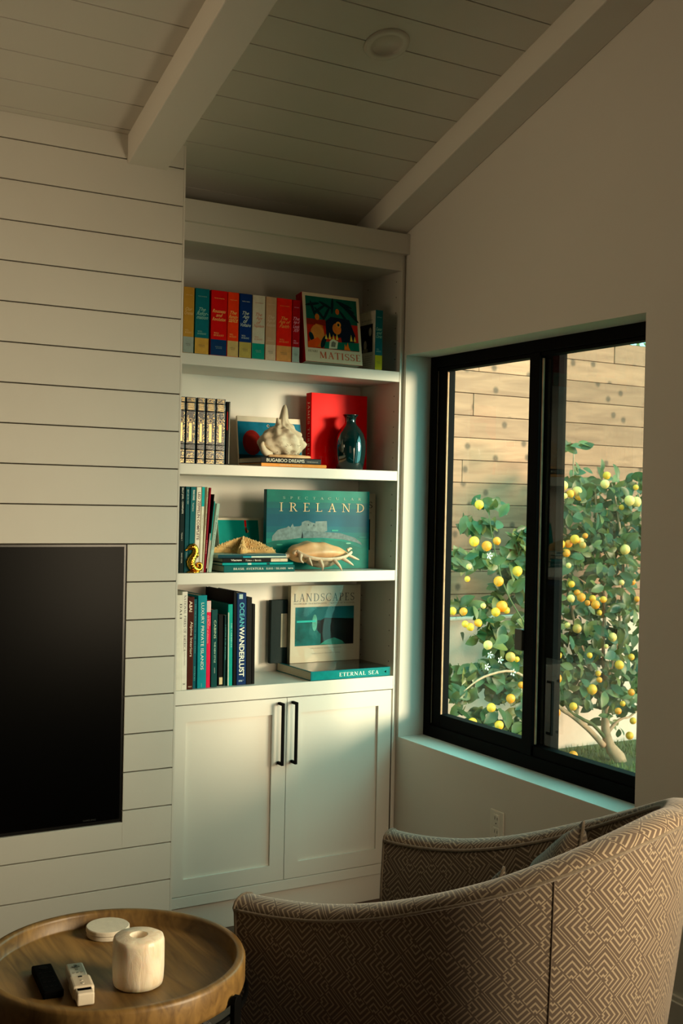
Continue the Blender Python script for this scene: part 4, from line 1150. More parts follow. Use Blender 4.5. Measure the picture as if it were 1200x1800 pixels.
lettering(o, f, 'IRELAND', .255, .251, .395, .036, (.78, .70, .50), 'serif', 'title_lettering', layer=11, track=.52, thick=.62)
face_out(o, -.5665, .112, Z3, 0.6); clean(o)
o = book('grey_photo_book', 'grey book with black picture, mostly hidden behind the IRELAND book', .018, .312, .30, (.62, .59, .50), rough=.35, coat=.3)
f = F_front(o)
picture(o, f, [(rect(.001, .001, .2995, .311), (.66, .62, .54), .03), (rect(.03, .075, .275, .205), (.03, .05, .05))])
lettering(o, f, 'LANDSCAPES', .152, .265, .265, .028, (.08, .08, .08), 'serif', 'title_lettering')
lettering(o, f, 'IMAGES OF ICELAND', .205, .232, .15, .006, (.2, .2, .2), 'serif', 'lettering')
face_out(o, -.3295, .155, Z3, 0.6); clean(o)

# spider conch
co = empty('spider_conch_shell', (-.352, .045, Z3 + .0006))
tag(co, 'peach and white spider conch with long finger spikes', 'shell')
PEACH = mat((.90, .70, .50), .45, .18, 14, bump=.35, bscale=60, coat=.1, name='conch_peach')
CREAM = mat((.86, .76, .64), .5, .22, 30, bump=.5, bscale=80, name='conch_cream')
mb = MB(); NU, NV_ = 44, 28
for i in range(NU + 1):
    t = i / NU; x = -.150 + .285 * t
    env = (math.sin(math.pi * min(1, (t + .02) ** .8)) ** .55) if 0 < t < 1 else .02
    ry = .052 * env; rz = .046 * env * (1 - .25 * t)
    zc = .066 + .012 * math.sin(math.pi * t) - .006 * t
    for j in range(NV_):
        a = 2 * math.pi * j / NV_
        k = 1 + .07 * math.sin(6 * a + 3 * t) * env + .05 * math.sin(t * 26) * max(0, math.sin(a)) + .05 * noise.noise(Vector((x * 30, math.cos(a) * 2, math.sin(a) * 2)))
        mb.v.append((x, ry * k * math.cos(a), zc + rz * k * math.sin(a)))
for i in range(NU):
    for j in range(NV_):
        k = (j + 1) % NV_
        mb.f.append((i * NV_ + j, i * NV_ + k, (i + 1) * NV_ + k, (i + 1) * NV_ + j)); mb.m.append(0)
mb.f += [tuple(range(NV_))[::-1], tuple(NU * NV_ + j for j in range(NV_))]; mb.m += [0, 0]
mb.build('body', PEACH, co, smooth=True)
lip = MB()
lp = [(-.128, -.030, .078), (-.10, -.050, .060), (-.06, -.058, .050), (-.02, -.060, .047), (.03, -.058, .048), (.08, -.050, .056), (.12, -.032, .072)]
l1, l2 = cat([(p[0], p[1], p[2], .006) for p in lp])
lip.tube(l1, l2, 10, flat=1.6)
lip.tube([(-.150, 0, .062), (-.162, -.005, .056), (-.174, -.012, .049)], [.014, .009, .003], 10)
lip.build('lip', CREAM, co, smooth=True)
fng = [((-.118, -.045, .066), (-.124, -.056, .045), (-.112, -.060, .034), .009), ((-.088, -.052, .055), (-.086, -.066, .040), (-.078, -.070, .022), .008),
       ((-.040, -.055, .050), (-.034, -.072, .022), (-.026, -.058, .003), .010), ((.020, -.055, .050), (.040, -.074, .024), (.062, -.062, .002), .010),
       ((.062, -.052, .054), (.095, -.064, .034), (.118, -.056, .022), .009), ((.098, -.040, .064), (.130, -.050, .050), (.150, -.046, .044), .008), ((.115, -.01, .080), (.128, -.012, .088), (.136, -.012, .086), .008),
       ((-.128, -.02, .070), (-.140, -.03, .074), (-.135, -.04, .082), .010)]
for a, b, c, r in fng:
    p_, r_ = cat([a + (r,), b + (r * .62,), c + (r * .18,)], 6)
    MB().tube(p_, r_, 10).build('finger_spike', CREAM, co, smooth=True)
u_ = MB(); u_.v = []
for i in range(20):
    t = i / 19
    for j in range(10):
        a = math.pi + math.pi * j / 9
        u_.v.append((-.085 + .15 * t, -.02 + .034 * math.cos(a) * math.sin(math.pi * t) ** .5 if 0 < t < 1 else -.02, .045 + .034 * math.sin(a) * (math.sin(math.pi * t) ** .5 if 0 < t < 1 else 0)))
for i in range(19):
    for j in range(9):
        u_.f.append((i * 10 + j, i * 10 + j + 1, (i + 1) * 10 + j + 1, (i + 1) * 10 + j)); u_.m.append(0)
u_.build('underside', mat((.62, .56, .46), .8, .35, 60, bump=.8, bscale=120, name='conch_underside'), co, smooth=True)

# horned white shell on the second shelf
hs = empty('horned_white_shell', (-.517, .095, S2T + .0372))
tag(hs, 'big cream horned seashell resting on the BUGABOO DREAMS book', 'shell')
horns = [((.10, 0, 1), .062, .15), ((.12, 0, 1), .022, .34), ((-.26, -.1, .92), .024, .10), ((.52, -.2, .8), .007, .16), ((.85, -.2, .42), .012, .16), ((1, -.25, -.02), .014, .18), ((-.62, -.25, .75), .006, .16), ((-.9, -.2, .3), .008, .2),
         ((.3, -.9, .35), .012, .14), ((-.25, -.95, .25), .010, .14), ((.05, -.85, .6), .012, .12), ((.65, -.75, .2), .012, .16)]
horns = [(Vector(h[0]).normalized(), h[1], h[2]) for h in horns]
mb = MB(); NU, NV_ = 72, 52
for i in range(NV_ + 1):
    p = math.pi * i / NV_
    for j in range(NU):
        a = 2 * math.pi * j / NU
        d = Vector((math.sin(p) * math.cos(a), math.sin(p) * math.sin(a), math.cos(p)))
        rr = 1.0
        ex = sum(h * math.exp(-(d.angle(hd) / s) ** 2) for hd, h, s in horns)
        v = Vector((d.x * .098 * (1 - .34 * max(0, d.z)), d.y * .062, d.z * .062 + .010 * max(0, d.z)))
        v += d * (ex + .0045 * math.sin(9 * a + 5 * d.z) * math.sin(p) + .006 * noise.noise(d * 4) + .0025 * noise.noise(d * 11))
        z = v.z + .062
        if z < .004: z = .004 + (z - .004) * .05
        mb.v.append((v.x, v.y, z))
for i in range(NV_):
    for j in range(NU):
        k = (j + 1) % NU
        mb.f.append((i * NU + j, (i + 1) * NU + j, (i + 1) * NU + k, i * NU + k)); mb.m.append(0)
SHM = mat((.86, .79, .68), .6, .12, 30, bump=.9, bscale=55, name='shell_cream')
mb.build('body', SHM, hs, smooth=True)
q1, q2 = cat([(-.060, -.03, .010, .016), (-.088, -.034, .022, .018), (-.098, -.030, .044, .013), (-.093, -.028, .060, .005)])
MB().tube(q1, q2, 14, flat=.8).build('hooked_lobe', SHM, hs, smooth=True)
q1, q2 = cat([(-.08, -.045, .006, .006), (-.02, -.062, .006, .008), (.05, -.060, .006, .009), (.110, -.040, .007, .006)])
MB().tube(q1, q2, 10, flat=.6).build('lower_lip', mat((.90, .72, .52), .4, .2, 25, name='shell_lip'), hs, smooth=True)
sp = MB(); rng = random.Random(3)
for i in range(26):
    x = rng.uniform(-.055, .06); z = rng.choice([.018, .022, .045, .05]) + rng.uniform(-.004, .004)
    y_ = -.062 * math.sqrt(max(0, 1 - (x / .1) ** 2)) - .004
    s_ = rng.uniform(.0012, .003)
    sp.add([(x - s_, y_, z), (x, y_ - .0006, z - s_ * .6), (x + s_, y_, z), (x, y_ - .0006, z + s_ * .6)], [(0, 1, 2, 3)])
o = sp.build('brown_flecks', mat((.42, .26, .10), .7, .3, name='fleck'), hs, recalc=False); o['kind'] = 'stuff'

# ------------------------------------------------------------------ counter: tall books
ZD = CT
def cb(name, label, x0, x1, x0t, H, rgb, y, Dp, **kw): return spine_book(name, label, x0, x1, x0t, H, rgb, y, ZD, Dp=Dp, **kw)
cb('art_book', 'white book DALI beside the shiplap edge on the counter', -.9830, -.9598, -.9855, .3545, (.88, .85, .79), .004, .24, soft=False, texts=[('DALI', .17, .16, .0085, (.12, .12, .12), 'serif', .006)])
cb('park_photo_book', 'white book NATIONAL PARKS OF AMERICA on the counter', -.9592, -.9365, -.9620, .3665, (.90, .87, .82), .008, .27, soft=False,
   texts=[('NATIONAL PARKS OF AMERICA', .32, .57, .0098, (.20, .20, .22), 'serif', .001), ('WALKING AND DRIVING', .68, .14, .004, (.5, .5, .5), 'sans', .001), ('X', .94, .020, .010, (.08, .08, .08), 'bold')])
cb('interiors_book', 'dark brown book Alpine Interiors', -.9358, -.9100, -.9358, .3455, (.27, .09, .05), .012, .25, soft=False, coat=.3,
   texts=[('Alpine Interiors', .455, .38, .0125, (.93, .84, .74), 'sans', .001), ('AI', .07, .06, .012, (.86, .76, .66), 'bold', -.002), ('IAI', .13, .06, .012, (.86, .76, .66), 'bold', -.002), ('TASCHEN', .97, .012, .014, (.86, .76, .66), 'bold')])
cb('island_book', 'narrow dark teal book between brown and bright teal books', -.9095, -.8950, -.9100, .3365, (.03, .33, .37), .020, .25, soft=False,
   texts=[('DREAM HOUSES OF THE ISLANDS', .33, .55, .0058, (.12, .55, .56), 'serif', .001), ('INTERIORS', .83, .16, .006, (.2, .65, .62), 'serif', .001)])
cb('island_book', 'bright teal book LUXURY PRIVATE ISLANDS', -.8905, -.8530, -.8928, .3500, (.01, .52, .56), .020, .285, soft=False, coat=.3,
   texts=[('LUXURY PRIVATE ISLANDS', .44, .72, .0118, (.80, .88, .84), 'sans', .001), ('teNeues', .97, .05, .003, (.5, .8, .78), 'sans')])
cb('architecture_book', 'pink-red book with white top STEVEN EHRLICH architects', -.8525, -.8350, -.8545, .3285, (.83, .18, .32), .024, .25, soft=False,
   bands=[(0, .87, 1, .998, (.86, .74, .72))], texts=[('STEVEN', .23, .11, .005, (.97, .55, .6), 'sans', .004), ('EHRLICH architects', .33, .32, .006, (.96, .66, .68), 'sans', -.003)])
cb('cabins_book', 'dark green book CABINS THE NEW STYLE', -.8320, -.8062, -.8348, .2945, (.02, .25, .25), .024, .24, soft=False, coat=.3,
   texts=[('CABINS', .255, .235, .0085, (.72, .80, .66), 'sans', .002), ('THE NEW STYLE', .55, .27, .0062, (.62, .74, .66), 'bold', .002), ('HAMPTON', .785, .07, .003, (.8, .85, .8), 'sans', .002)])
cb('slim_dark_book', 'black book with small cream label at its foot, right of CABINS', -.7960, -.7752, -.7990, .2735, (.03, .03, .035), .040, .22, soft=False, bands=[(.25, .02, .95, .12, (.80, .74, .58))])
cb('slim_dark_book', 'slim dark green book with small lettering below the white page block', -.7748, -.7652, -.7748, .2700, (.03, .20, .21), .036, .22,
   texts=[('A COTTAGE IN THE MOUNTAINS', .38, .50, .0050, (.12, .62, .60), 'serif', .001)])
cb('island_book', 'turquoise book leaning left against the black tall book', -.7600, -.7396, -.7530, .3120, (.02, .58, .54), .030, .24, soft=False, lean=-.76,
   texts=[('THE CARIBBEAN', .38, .30, .0058, (.55, .85, .80), 'serif', .005)], bands=[(.0, .0, .25, .9, (.72, .76, .70))])
cb('ocean_book', 'big navy book OCEAN WANDERLUST', -.7225, -.6818, -.7272, .3545, (.02, .17, .33), .030, .26, soft=False, coat=.5,
   bands=[(.22, .935, .62, .985, (.62, .72, .72))],
   texts=[('OCEAN', .235, .26, .0205, (.03, .60, .66), 'bold', .001), ('WANDERLUST', .64, .54, .0215, (.86, .88, .82), 'bold', .001), ('Gestalten', .955, .018, .022, (.6, .7, .75), 'bold')])
cb('tall_black_book', 'tall black book standing left of OCEAN WANDERLUST', -.7376, -.7232, -.7424, .3600, (.015, .015, .02), .030, .265, soft=False)
cb('tall_black_book', 'black book just right of OCEAN WANDERLUST', -.6812, -.6572, -.6850, .3365, (.06, .06, .06), .032, .24, soft=False)
cb('tall_black_book', 'last black book of the row, shorter, beside empty counter', -.6566, -.6425, -.6600, .3100, (.02, .02, .02), .034, .22, soft=False)

# lying book, LANDSCAPES and the dark book behind it
flat_book('ocean_photo_book', 'flat teal book ETERNAL SEA under the LANDSCAPES book', -.411, -.0375, ZD, .9605, (.03, .46, .48), .004, .298, coat=.9, group=None,
          texts=[('ETERNAL SEA', .60, .50, .0165, (.80, .90, .86), 'serif', .0)],
          bands=[(.02, .1, .98, .9, (.04, .52, .52))])
o = D.objects['ocean_photo_book']
fo = Face((.0375 / 2, 0, 0), (0, 1, 0), (0, 0, 1), (1, 0, 0))
picture(o, fo, [(rect(.003, .003, .295, .368), (.14, .17, .15), .5, 14)], 'cover_picture', rough=.1, coat=1.0)
fs = Face((0, 0, .3735), (0, 0, -1), (1, 0, 0), (0, -1, 0))
picture(o, fs, [([(.345, 0), (.354, .0055), (.354, -.0055)], (.88, .92, .88))], 'publisher_mark')
o = book("dark_framed_book", 'dark green-black book with silver picture, behind LANDSCAPES at left', .022, .262, .22, (.03, .10, .10), rough=.4)
f = F_front(o)
picture(o, f, [(rect(.048, .065, .150, .205), (.62, .60, .52), .25, 12), (rect(.078, .216, .125, .232), (.76, .05, .14)), (rect(.088, .065, .150, .205), (.05, .20, .34))])
face_out(o, -.4610, .2640, .9607, 0.0); clean(o)
CRINK = None
o = book('iceland_photo_book', 'grey book LANDSCAPES with dark sea picture, glossy, face out', .0265, .322, .338, (.66, .63, .54), rough=.3, coat=.0)
f = F_front(o)
picture(o, f, [(rect(.0008, .0008, .3332, .3212), (.68, .65, .57), .03), (rect(.022, .070, .306, .232), (.02, .10, .12)), (rect(.022, .175, .306, .232), (.03, .36, .38), .5, 9), ([(.022, .07), (.022, .20), (.10, .165), (.14, .12), (.20, .105), (.26, .07)], (.03, .34, .34), .5, 14),
               ([(.145, .07), (.145, .175), (.165, .185), (.306, .178), (.306, .07)], (.02, .02, .02)), ([(.14, .072), (.17, .09), (.21, .10), (.25, .085), (.265, .07)], (.22, .48, .42), .5, 20),
               (ell(.115, .165, .012, .035), (.35, .60, .55), .5, 30), (rect(.03, .168, .12, .176), (.20, .66, .64))])
lettering(o, f, 'LANDSCAPES', .160, .272, .292, .034, (.13, .13, .13), 'serif', 'title_lettering', layer=5, track=.14, thick=.75)
lettering(o, f, 'SIGURGEIR SIGURJONSSON - IMAGES OF ICELAND', .160, .246, .292, .0070, (.30, .28, .25), 'serif', 'subtitle_lettering', layer=4)
lettering(o, f, 'WITH AN ESSAY BY SIGURDUR A MAGNUSSON', .170, .058, .15, .0042, (.35, .33, .3), 'serif', 'credit_lettering', layer=4)
lettering(o, f, 'TRANSLATED BY BERNARD SCUDDER', .170, .036, .14, .0042, (.35, .33, .3), 'serif', 'credit_lettering', layer=4)
# crinkled clear jacket over the cover
cj = D.materials.new('clear_jacket'); cj.use_nodes = True
t = cj.node_tree; t.nodes.clear()
out = t.nodes.new('ShaderNodeOutputMaterial'); tr = t.nodes.new('ShaderNodeBsdfTransparent'); gl = t.nodes.new('ShaderNodeBsdfGlossy'); gl.inputs['Roughness'].default_value = .06
gl.inputs[0].default_value = (1, .95, .85, 1)
lw_ = t.nodes.new('ShaderNodeLayerWeight'); lw_.inputs['Blend'].default_value = .5
pw = t.nodes.new('ShaderNodeMath'); pw.operation = 'POWER'; pw.inputs[1].default_value = 4.0
mr = t.nodes.new('ShaderNodeMapRange'); mr.inputs['To Min'].default_value = .022; mr.inputs['To Max'].default_value = 1
mx = t.nodes.new('ShaderNodeMixShader')
t.links.new(lw_.outputs['Facing'], pw.inputs[0]); t.links.new(pw.outputs[0], mr.inputs['Value']); t.links.new(mr.outputs[0], mx.inputs[0])
t.links.new(tr.outputs[0], mx.inputs[1]); t.links.new(gl.outputs[0], mx.inputs[2]); t.links.new(mx.outputs[0], out.inputs[0])
j = MB(); NX, NZ = 40, 30
for a in range(NX + 1):
    for b in range(NZ + 1):
        yy = .001 + .332 * a / NX; zz = .001 + .320 * b / NZ
        bul = .0018 * (noise.noise(Vector((yy * 9, zz * 4, 1.7))) + .5) + .0022 * math.sin(yy * 34 + 2.2 * math.sin(zz * 12)) * math.sin(math.pi * a / NX)
        j.v.append((.0135 + .0035 + bul * 1.0, yy, zz))
for a in range(NX):
    for b in range(NZ):
        k = a * (NZ + 1) + b
        j.f.append((k, k + NZ + 1, k + NZ + 2, k + 1)); j.m.append(0)
j.build('clear_jacket', cj, o, smooth=True, recalc=False)
face_out(o, -.3850, .2340, .9607, 0.2); clean(o)

# ------------------------------------------------------------------ woven maze fabric
def fabric():
    ma, t, b = nodes('maze_upholstery')
    L = t.links.new
    def M(op, a, bb=None, c=None):
        n = t.nodes.new('ShaderNodeMath'); n.operation = op
        for i, v in enumerate((a, bb, c)):
            if v is None: continue
            if isinstance(v, (int, float)): n.inputs[i].default_value = v
            else: L(v, n.inputs[i])
        return n.outputs[0]
    uv = t.nodes.new('ShaderNodeUVMap')
    sx = t.nodes.new('ShaderNodeSeparateXYZ'); L(uv.outputs[0], sx.inputs[0])
    c = 1 / .056
    u = M('MULTIPLY', M('ADD', sx.outputs[0], M('MULTIPLY', sx.outputs[1], .92)), c * .72)
    v = M('MULTIPLY', M('SUBTRACT', M('MULTIPLY', sx.outputs[1], .92), sx.outputs[0]), c * .72)
    iu, iv = M('FLOOR', u), M('FLOOR', v)
    fu, fv = M('FRACT', u), M('FRACT', v)
    # pseudo random flip per cell
    h1 = M('FRACT', M('MULTIPLY', M('ADD', M('MULTIPLY', iu, .5), M('MULTIPLY', iv, .25)), 1.0))
    h2 = M('FRACT', M('MULTIPLY', M('ADD', iu, iv), .5))
    fl1 = M('GREATER_THAN', h1, .4); fl2 = M('GREATER_THAN', h2, .25)
    def flip(f, k):   # k ? 1-f : f
        return M('ADD', M('MULTIPLY', f, M('SUBTRACT', 1, k)), M('MULTIPLY', M('SUBTRACT', 1, f), k))
    a, bb = flip(fu, fl1), flip(fv, fl2)
    m_ = M('MAXIMUM', a, bb)
    st = M('FRACT', M('MULTIPLY', m_, 5.0))
    line = M('GREATER_THAN', st, .66)
    # close every second chevron: the end bars that join neighbouring stripes into a meander
    e1 = M('LESS_THAN', M('MINIMUM', a, bb), .07)
    par = M('GREATER_THAN', M('FRACT', M('MULTIPLY', M('ADD', M('MULTIPLY', m_, 5.0), .4), .5)), .5)
    line = M('MAXIMUM', line, M('MULTIPLY', e1, par))
    edge = M('MAXIMUM', M('GREATER_THAN', M('ABSOLUTE', M('SUBTRACT', fu, .5)), .465), M('GREATER_THAN', M('ABSOLUTE', M('SUBTRACT', fv, .5)), .475))
    line = M('MULTIPLY', line, M('SUBTRACT', 1, edge))
    nz = t.nodes.new('ShaderNodeTexNoise'); nz.inputs['Scale'].default_value = 420; L(uv.outputs[0], nz.inputs['Vector'])
    wv = M('MULTIPLY', M('ADD', nz.outputs['Fac'], .5), line)
    mx = t.nodes.new('ShaderNodeMix'); mx.data_type = 'RGBA'
    mx.inputs['A'].default_value = lin((.285, .22, .155)) + (1,)
    mx.inputs['B'].default_value = lin((.565, .505, .41)) + (1,)
    cl = M('MINIMUM', wv, 1.0)
    L(cl, mx.inputs['Factor'])
    L(mx.outputs['Result'], b.inputs['Base Color'])
    b.inputs['Roughness'].default_value = .85
    b.inputs['Sheen Weight'].default_value = .35
    b.inputs['Sheen Roughness'].default_value = .5
    bp = t.nodes.new('ShaderNodeBump'); bp.inputs['Strength'].default_value = .5; bp.inputs['Distance'].default_value = .0012
    L(cl, bp.inputs['Height']); L(bp.outputs['Normal'], b.inputs['Normal'])
    return ma
FAB = fabric()
PIPE = mat((.40, .35, .28), .85, .25, 90, bump=.8, bscale=400, name='piping_cord', sheen=.3)

def uvmesh(name, vs, fs, uvs, ma, parent, smooth=True):
    me = D.meshes.new(name); me.from_pydata(vs, [], fs); me.materials.append(ma)
    ul = me.uv_layers.new(name='UVMap')
    for p in me.polygons:
        for li in p.loop_indices:
            ul.data[li].uv = uvs[me.loops[li].vertex_index]
    if smooth: me.shade_smooth()
    me.update()
    o = D.objects.new(name, me); COL.objects.link(o); o.parent = parent
    return o

# ------------------------------------------------------------------ barrel armchair
FX, FY, PHI, RO, TH, LA, RB, TP = -.9994, -1.1615, .4494, .372, .075, .5607, .4615, .0771
HC = (.6225, -.0042, .4678, .4736, -.626)
ch = empty('barrel_armchair', (FX, FY, 0))
ch.rotation_euler = (0, 0, PHI)
tag(ch, 'curved barrel armchair in brown maze-patterned fabric by the window', 'armchair')
def hgt(s): 
    s = min(s, 2 - s)
    return sum(c * s ** i for i, c in enumerate(HC))
def plan(s, off):
    """local plan position: s 0 near arm front .. 1 back centre .. 2 far arm front"""
    side = -1 if s <= 1 else 1
    q = s if s <= 1 else 2 - s
    r, b = RO - off, RB - off
    Lq = LA + (math.pi / 2) * (RO + RB) / 2
    a = q * Lq
    if a < LA: return side * (r + TP * (LA - a) ** 2), -a
    thh = (a - LA) / (Lq - LA) * math.pi / 2
    return r * math.cos(thh) * side, -LA - b * math.sin(thh)
NS = 128
PLEN = 2 * (LA + (math.pi / 2) * (RO + RB) / 2)
ZB = .13
def profile(s):
    h = hgt(s); pr_ = []
    lean = .055 + .04 * math.sin(math.pi * s / 2) ** 2
    for i in range(15):
        z = ZB + (h - .028 - ZB) * i / 14
        pr_.append((lean * (1 - (z - ZB) / (h - ZB)) ** 1.3, z))
    pr_ += [(-.004, h - .016), (.002, h - .004), (.012, h + .003), (.028, h + .008), (.045, h + .008), (TH - .012, h + .003), (TH - .002, h - .004), (TH + .002, h - .016)]
    for i in range(1, 9):
        z = h - .028 + (.26 - h + .028) * i / 8
        pr_.append((TH + .012 * math.sin(math.pi * i / 8), z))
    return pr_
vs = []; fs = []; uvs = []
NP = len(profile(0))
for i in range(NS + 1):
    s = 2 * i / NS
    pr_ = profile(s); acc = 0; pz = None
    for j, (of, z) in enumerate(pr_):
        x, y_ = plan(s, of)
        # round the front ends of the arms a little
        vs.append((x, y_, z))
        if pz: acc += math.hypot(of - pz[0], z - pz[1])
        pz = (of, z)
        uvs.append((s / 2 * PLEN, acc + ZB))
for i in range(NS):
    for j in range(NP - 1):
        a = i * NP + j
        fs.append((a, a + NP, a + NP + 1, a + 1))
o = uvmesh('shell', vs, fs, uvs, FAB, ch)
for s_i, nm in ((0, 0), (NS, 1)):    # front ends
    v2 = []; u2 = []
    pr_ = profile(2.0 * s_i / NS)
    for (of, z) in pr_:
        x, y_ = plan(2.0 * s_i / NS, of)
        v2.append((x, y_ + .001, z)); u2.append((x, z))
    uvmesh('arm_front', v2, [tuple(range(len(v2)))], u2, FAB, ch, smooth=False)
def rim(off, dz, r, name, s0=0, s1=2):
    pts = []
    for i in range(161):
        s = s0 + (s1 - s0) * i / 160
        x, y_ = plan(s, off)
        pts.append((x, y_, hgt(s) + dz))
    return MB().tube(pts, r, 8).build(name, PIPE, ch, smooth=True)
rim(-.003, -.020, .0042, 'outer_piping')
rim(TH + .003, -.016, .0048, 'inner_piping')
for s_i in (0, 2):
    pr_ = profile(s_i)
    pts = [(plan(s_i, of)[0], .003, z) for of, z in pr_]
    MB().tube(pts, .004, 8).build('front_piping', PIPE, ch, smooth=True)
for s_i in (.665, 1.335):
    pr_ = profile(s_i)[:15]
    pts = [plan(s_i, of + .0002) + (z,) for of, z in pr_]
    MB().tube(pts, .0020, 6).build('back_seam', mat((.25, .20, .15), .9, .1, name='seam_thread'), ch, smooth=True)
# seat deck, loose seat cushion and back cushion
def inner_outline(off, y0, n=40, smin=0.0):
    return [plan(smin + (2 - 2 * smin) * i / n, off) for i in range(n + 1)]
il = inner_outline(TH + .008, 0)
MB().prism(il, .14, .235, 'z').build('seat_base', mat((.345, .285, .215), .9, .2, 60, bump=.4, name='deck_cloth'), ch)
def cushion(name, outline, z0, z1, ma):
    c = Vector((sum(p[0] for p in outline) / len(outline), sum(p[1] for p in outline) / len(outline)))
    rows = [(0.0, .93), (.12, .985), (.35, 1.0), (.65, 1.0), (.88, .985), (1.0, .93), (1.06, .75), (1.09, .45), (1.10, .15)]
    vs = []; fs = []; uvs = []
    n = len(outline)
    for t, k in rows:
        for p in outline:
            q = c + (Vector(p) - c) * k
            vs.append((q.x, q.y, z0 + (z1 - z0) * t)); uvs.append((q.x, q.y + z0 + (z1 - z0) * t))
    for r in range(len(rows) - 1):
        for i in range(n):
            k = (i + 1) % n
            fs.append((r * n + i, r * n + k, (r + 1) * n + k, (r + 1) * n + i))
    fs.append(tuple((len(rows) - 1) * n + i for i in range(n)))
    return uvmesh(name, vs, fs, uvs, ma, ch)
cushion('seat_cushion', [(p[0] * .97, p[1] * .96 + .0) for p in inner_outline(TH + .02, 0)], .24, .33, FAB)
# swivel plinth
MB().lathe([(0, 0), (.24, 0), (.245, .005), (.245, .05), (.22, .055), (.08, .06), (.08, .14), (0, .14)], 40, 0, -.45).build('plinth', BLACKM, ch, smooth=False)

# loose pillows leaning in the chair
def pillow(name, label, PS, loc, nrm, roll):
    pw_ = empty(name)
    tag(pw_, label, 'pillow', 'loose pillows in the armchair')
    vs = []; fs = []; uvs = []; NN = 22
    for side in (1, -1):
        for i in range(NN + 1):
            for j in range(NN + 1):
                x = -1 + 2 * i / NN; y_ = -1 + 2 * j / NN
                e = max(0, (1 - x ** 4)) ** .5 * max(0, (1 - y_ ** 4)) ** .5
                pinch = 1 - .10 * (1 - abs(x * y_)) * max(abs(x), abs(y_)) ** 3
                vs.append((x * PS * pinch, y_ * PS * pinch, side * PS * .33 * e ** 1.1)); uvs.append((x * .2, y_ * .2))
    o_ = (NN + 1) ** 2
    for k in (0, 1):
        for i in range(NN):
            for j in range(NN):
                a = k * o_ + i * (NN + 1) + j
                q = (a, a + NN + 1, a + NN + 2, a + 1)
                fs.append(q if k == 0 else q[::-1])
    uvmesh('cushion_body', vs, fs, uvs, FAB, pw_)
    edge = [vs[i * (NN + 1)] for i in range(NN + 1)] + [vs[NN * (NN + 1) + j] for j in range(1, NN + 1)]
    edge += [vs[i * (NN + 1) + NN] for i in range(NN - 1, -1, -1)] + [vs[j] for j in range(NN - 1, -1, -1)]
    MB().tube(edge, .0042, 8).build('piping', PIPE, pw_, smooth=True)
    nz_ = Vector(nrm).normalized()
    upv = Vector((0, 0, 1)); upv = (upv - nz_ * upv.dot(nz_)).normalized(); rtv = upv.cross(nz_)
    Mx = Matrix((rtv, upv, nz_)).transposed().to_4x4() @ Matrix.Rotation(R(roll), 4, 'Z')
    Mx.translation = loc
    pw_.matrix_world = Mx
pillow('loose_pillow', 'grey-green patterned pillow whose pointed corner shows above the chair rim', .165, (-.635, -1.700, .618), (-.84, .46, .30), 36)
pillow('loose_pillow', 'second loose pillow, only a rounded bump above the near chair rim', .12, (-.800, -1.655, .560), (-.55, .80, .20), 45)

# ------------------------------------------------------------------ round tray table
TX, TY, TZ, TR_ = -1.685, -1.365, .560, .3085
tb = empty('round_tray_table', (TX, TY, 0))
tag(tb, 'round wooden tray side table on black metal stand', 'side table')
FZ = .524
tray = MB().lathe([(0, .488), (TR_ - .012, .488), (TR_ - .003, .493), (TR_, .503), (TR_, .552), (TR_ - .003, .559), (TR_ - .008, .561), (TR_ - .019, .561), (TR_ - .023, .558), (TR_ - .024, .553), (TR_ - .026, FZ + .004), (TR_ - .030, FZ), (0, FZ)], 96).build('tray', TRAYW, tb)
smooth_angle(tray, 50)
# stand: three black uprights with rounded heads outside the tray, ring and feet
for k, a in enumerate((-52, 68, 188)):
    ca, sa = math.cos(R(a)), math.sin(R(a))
    rr = TR_ + .007
    sg = MB()
    z1 = .520
    prof = [(-.017, .010), (.017, .010), (.017, z1 - .014), (.013, z1 - .004), (.006, z1), (-.006, z1), (-.013, z1 - .004), (-.017, z1 - .014)]
    vv = []
    for d in (0, .012):
        for p in prof: vv.append(((rr + d) * ca - p[0] * sa, (rr + d) * sa + p[0] * ca, p[1]))
    n = len(prof)
    sg.add(vv, [tuple(range(n))[::-1], tuple(range(n, 2 * n))] + [(i, (i + 1) % n, (i + 1) % n + n, i + n) for i in range(n)])
    sg.build('leg', BLACK, tb, bevel=.001, seg=1)
pts = [((TR_ + .004) * math.cos(R(i * 7.5)), (TR_ + .004) * math.sin(R(i * 7.5)), .474) for i in range(49)]
MB().tube(pts, .006, 8).build('support_ring', BLACK, tb, smooth=True)
pts = [((TR_ + .004) * math.cos(R(i * 7.5)), (TR_ + .004) * math.sin(R(i * 7.5)), .012) for i in range(49)]
MB().tube(pts, .007, 8).build('floor_ring', BLACK, tb, smooth=True)

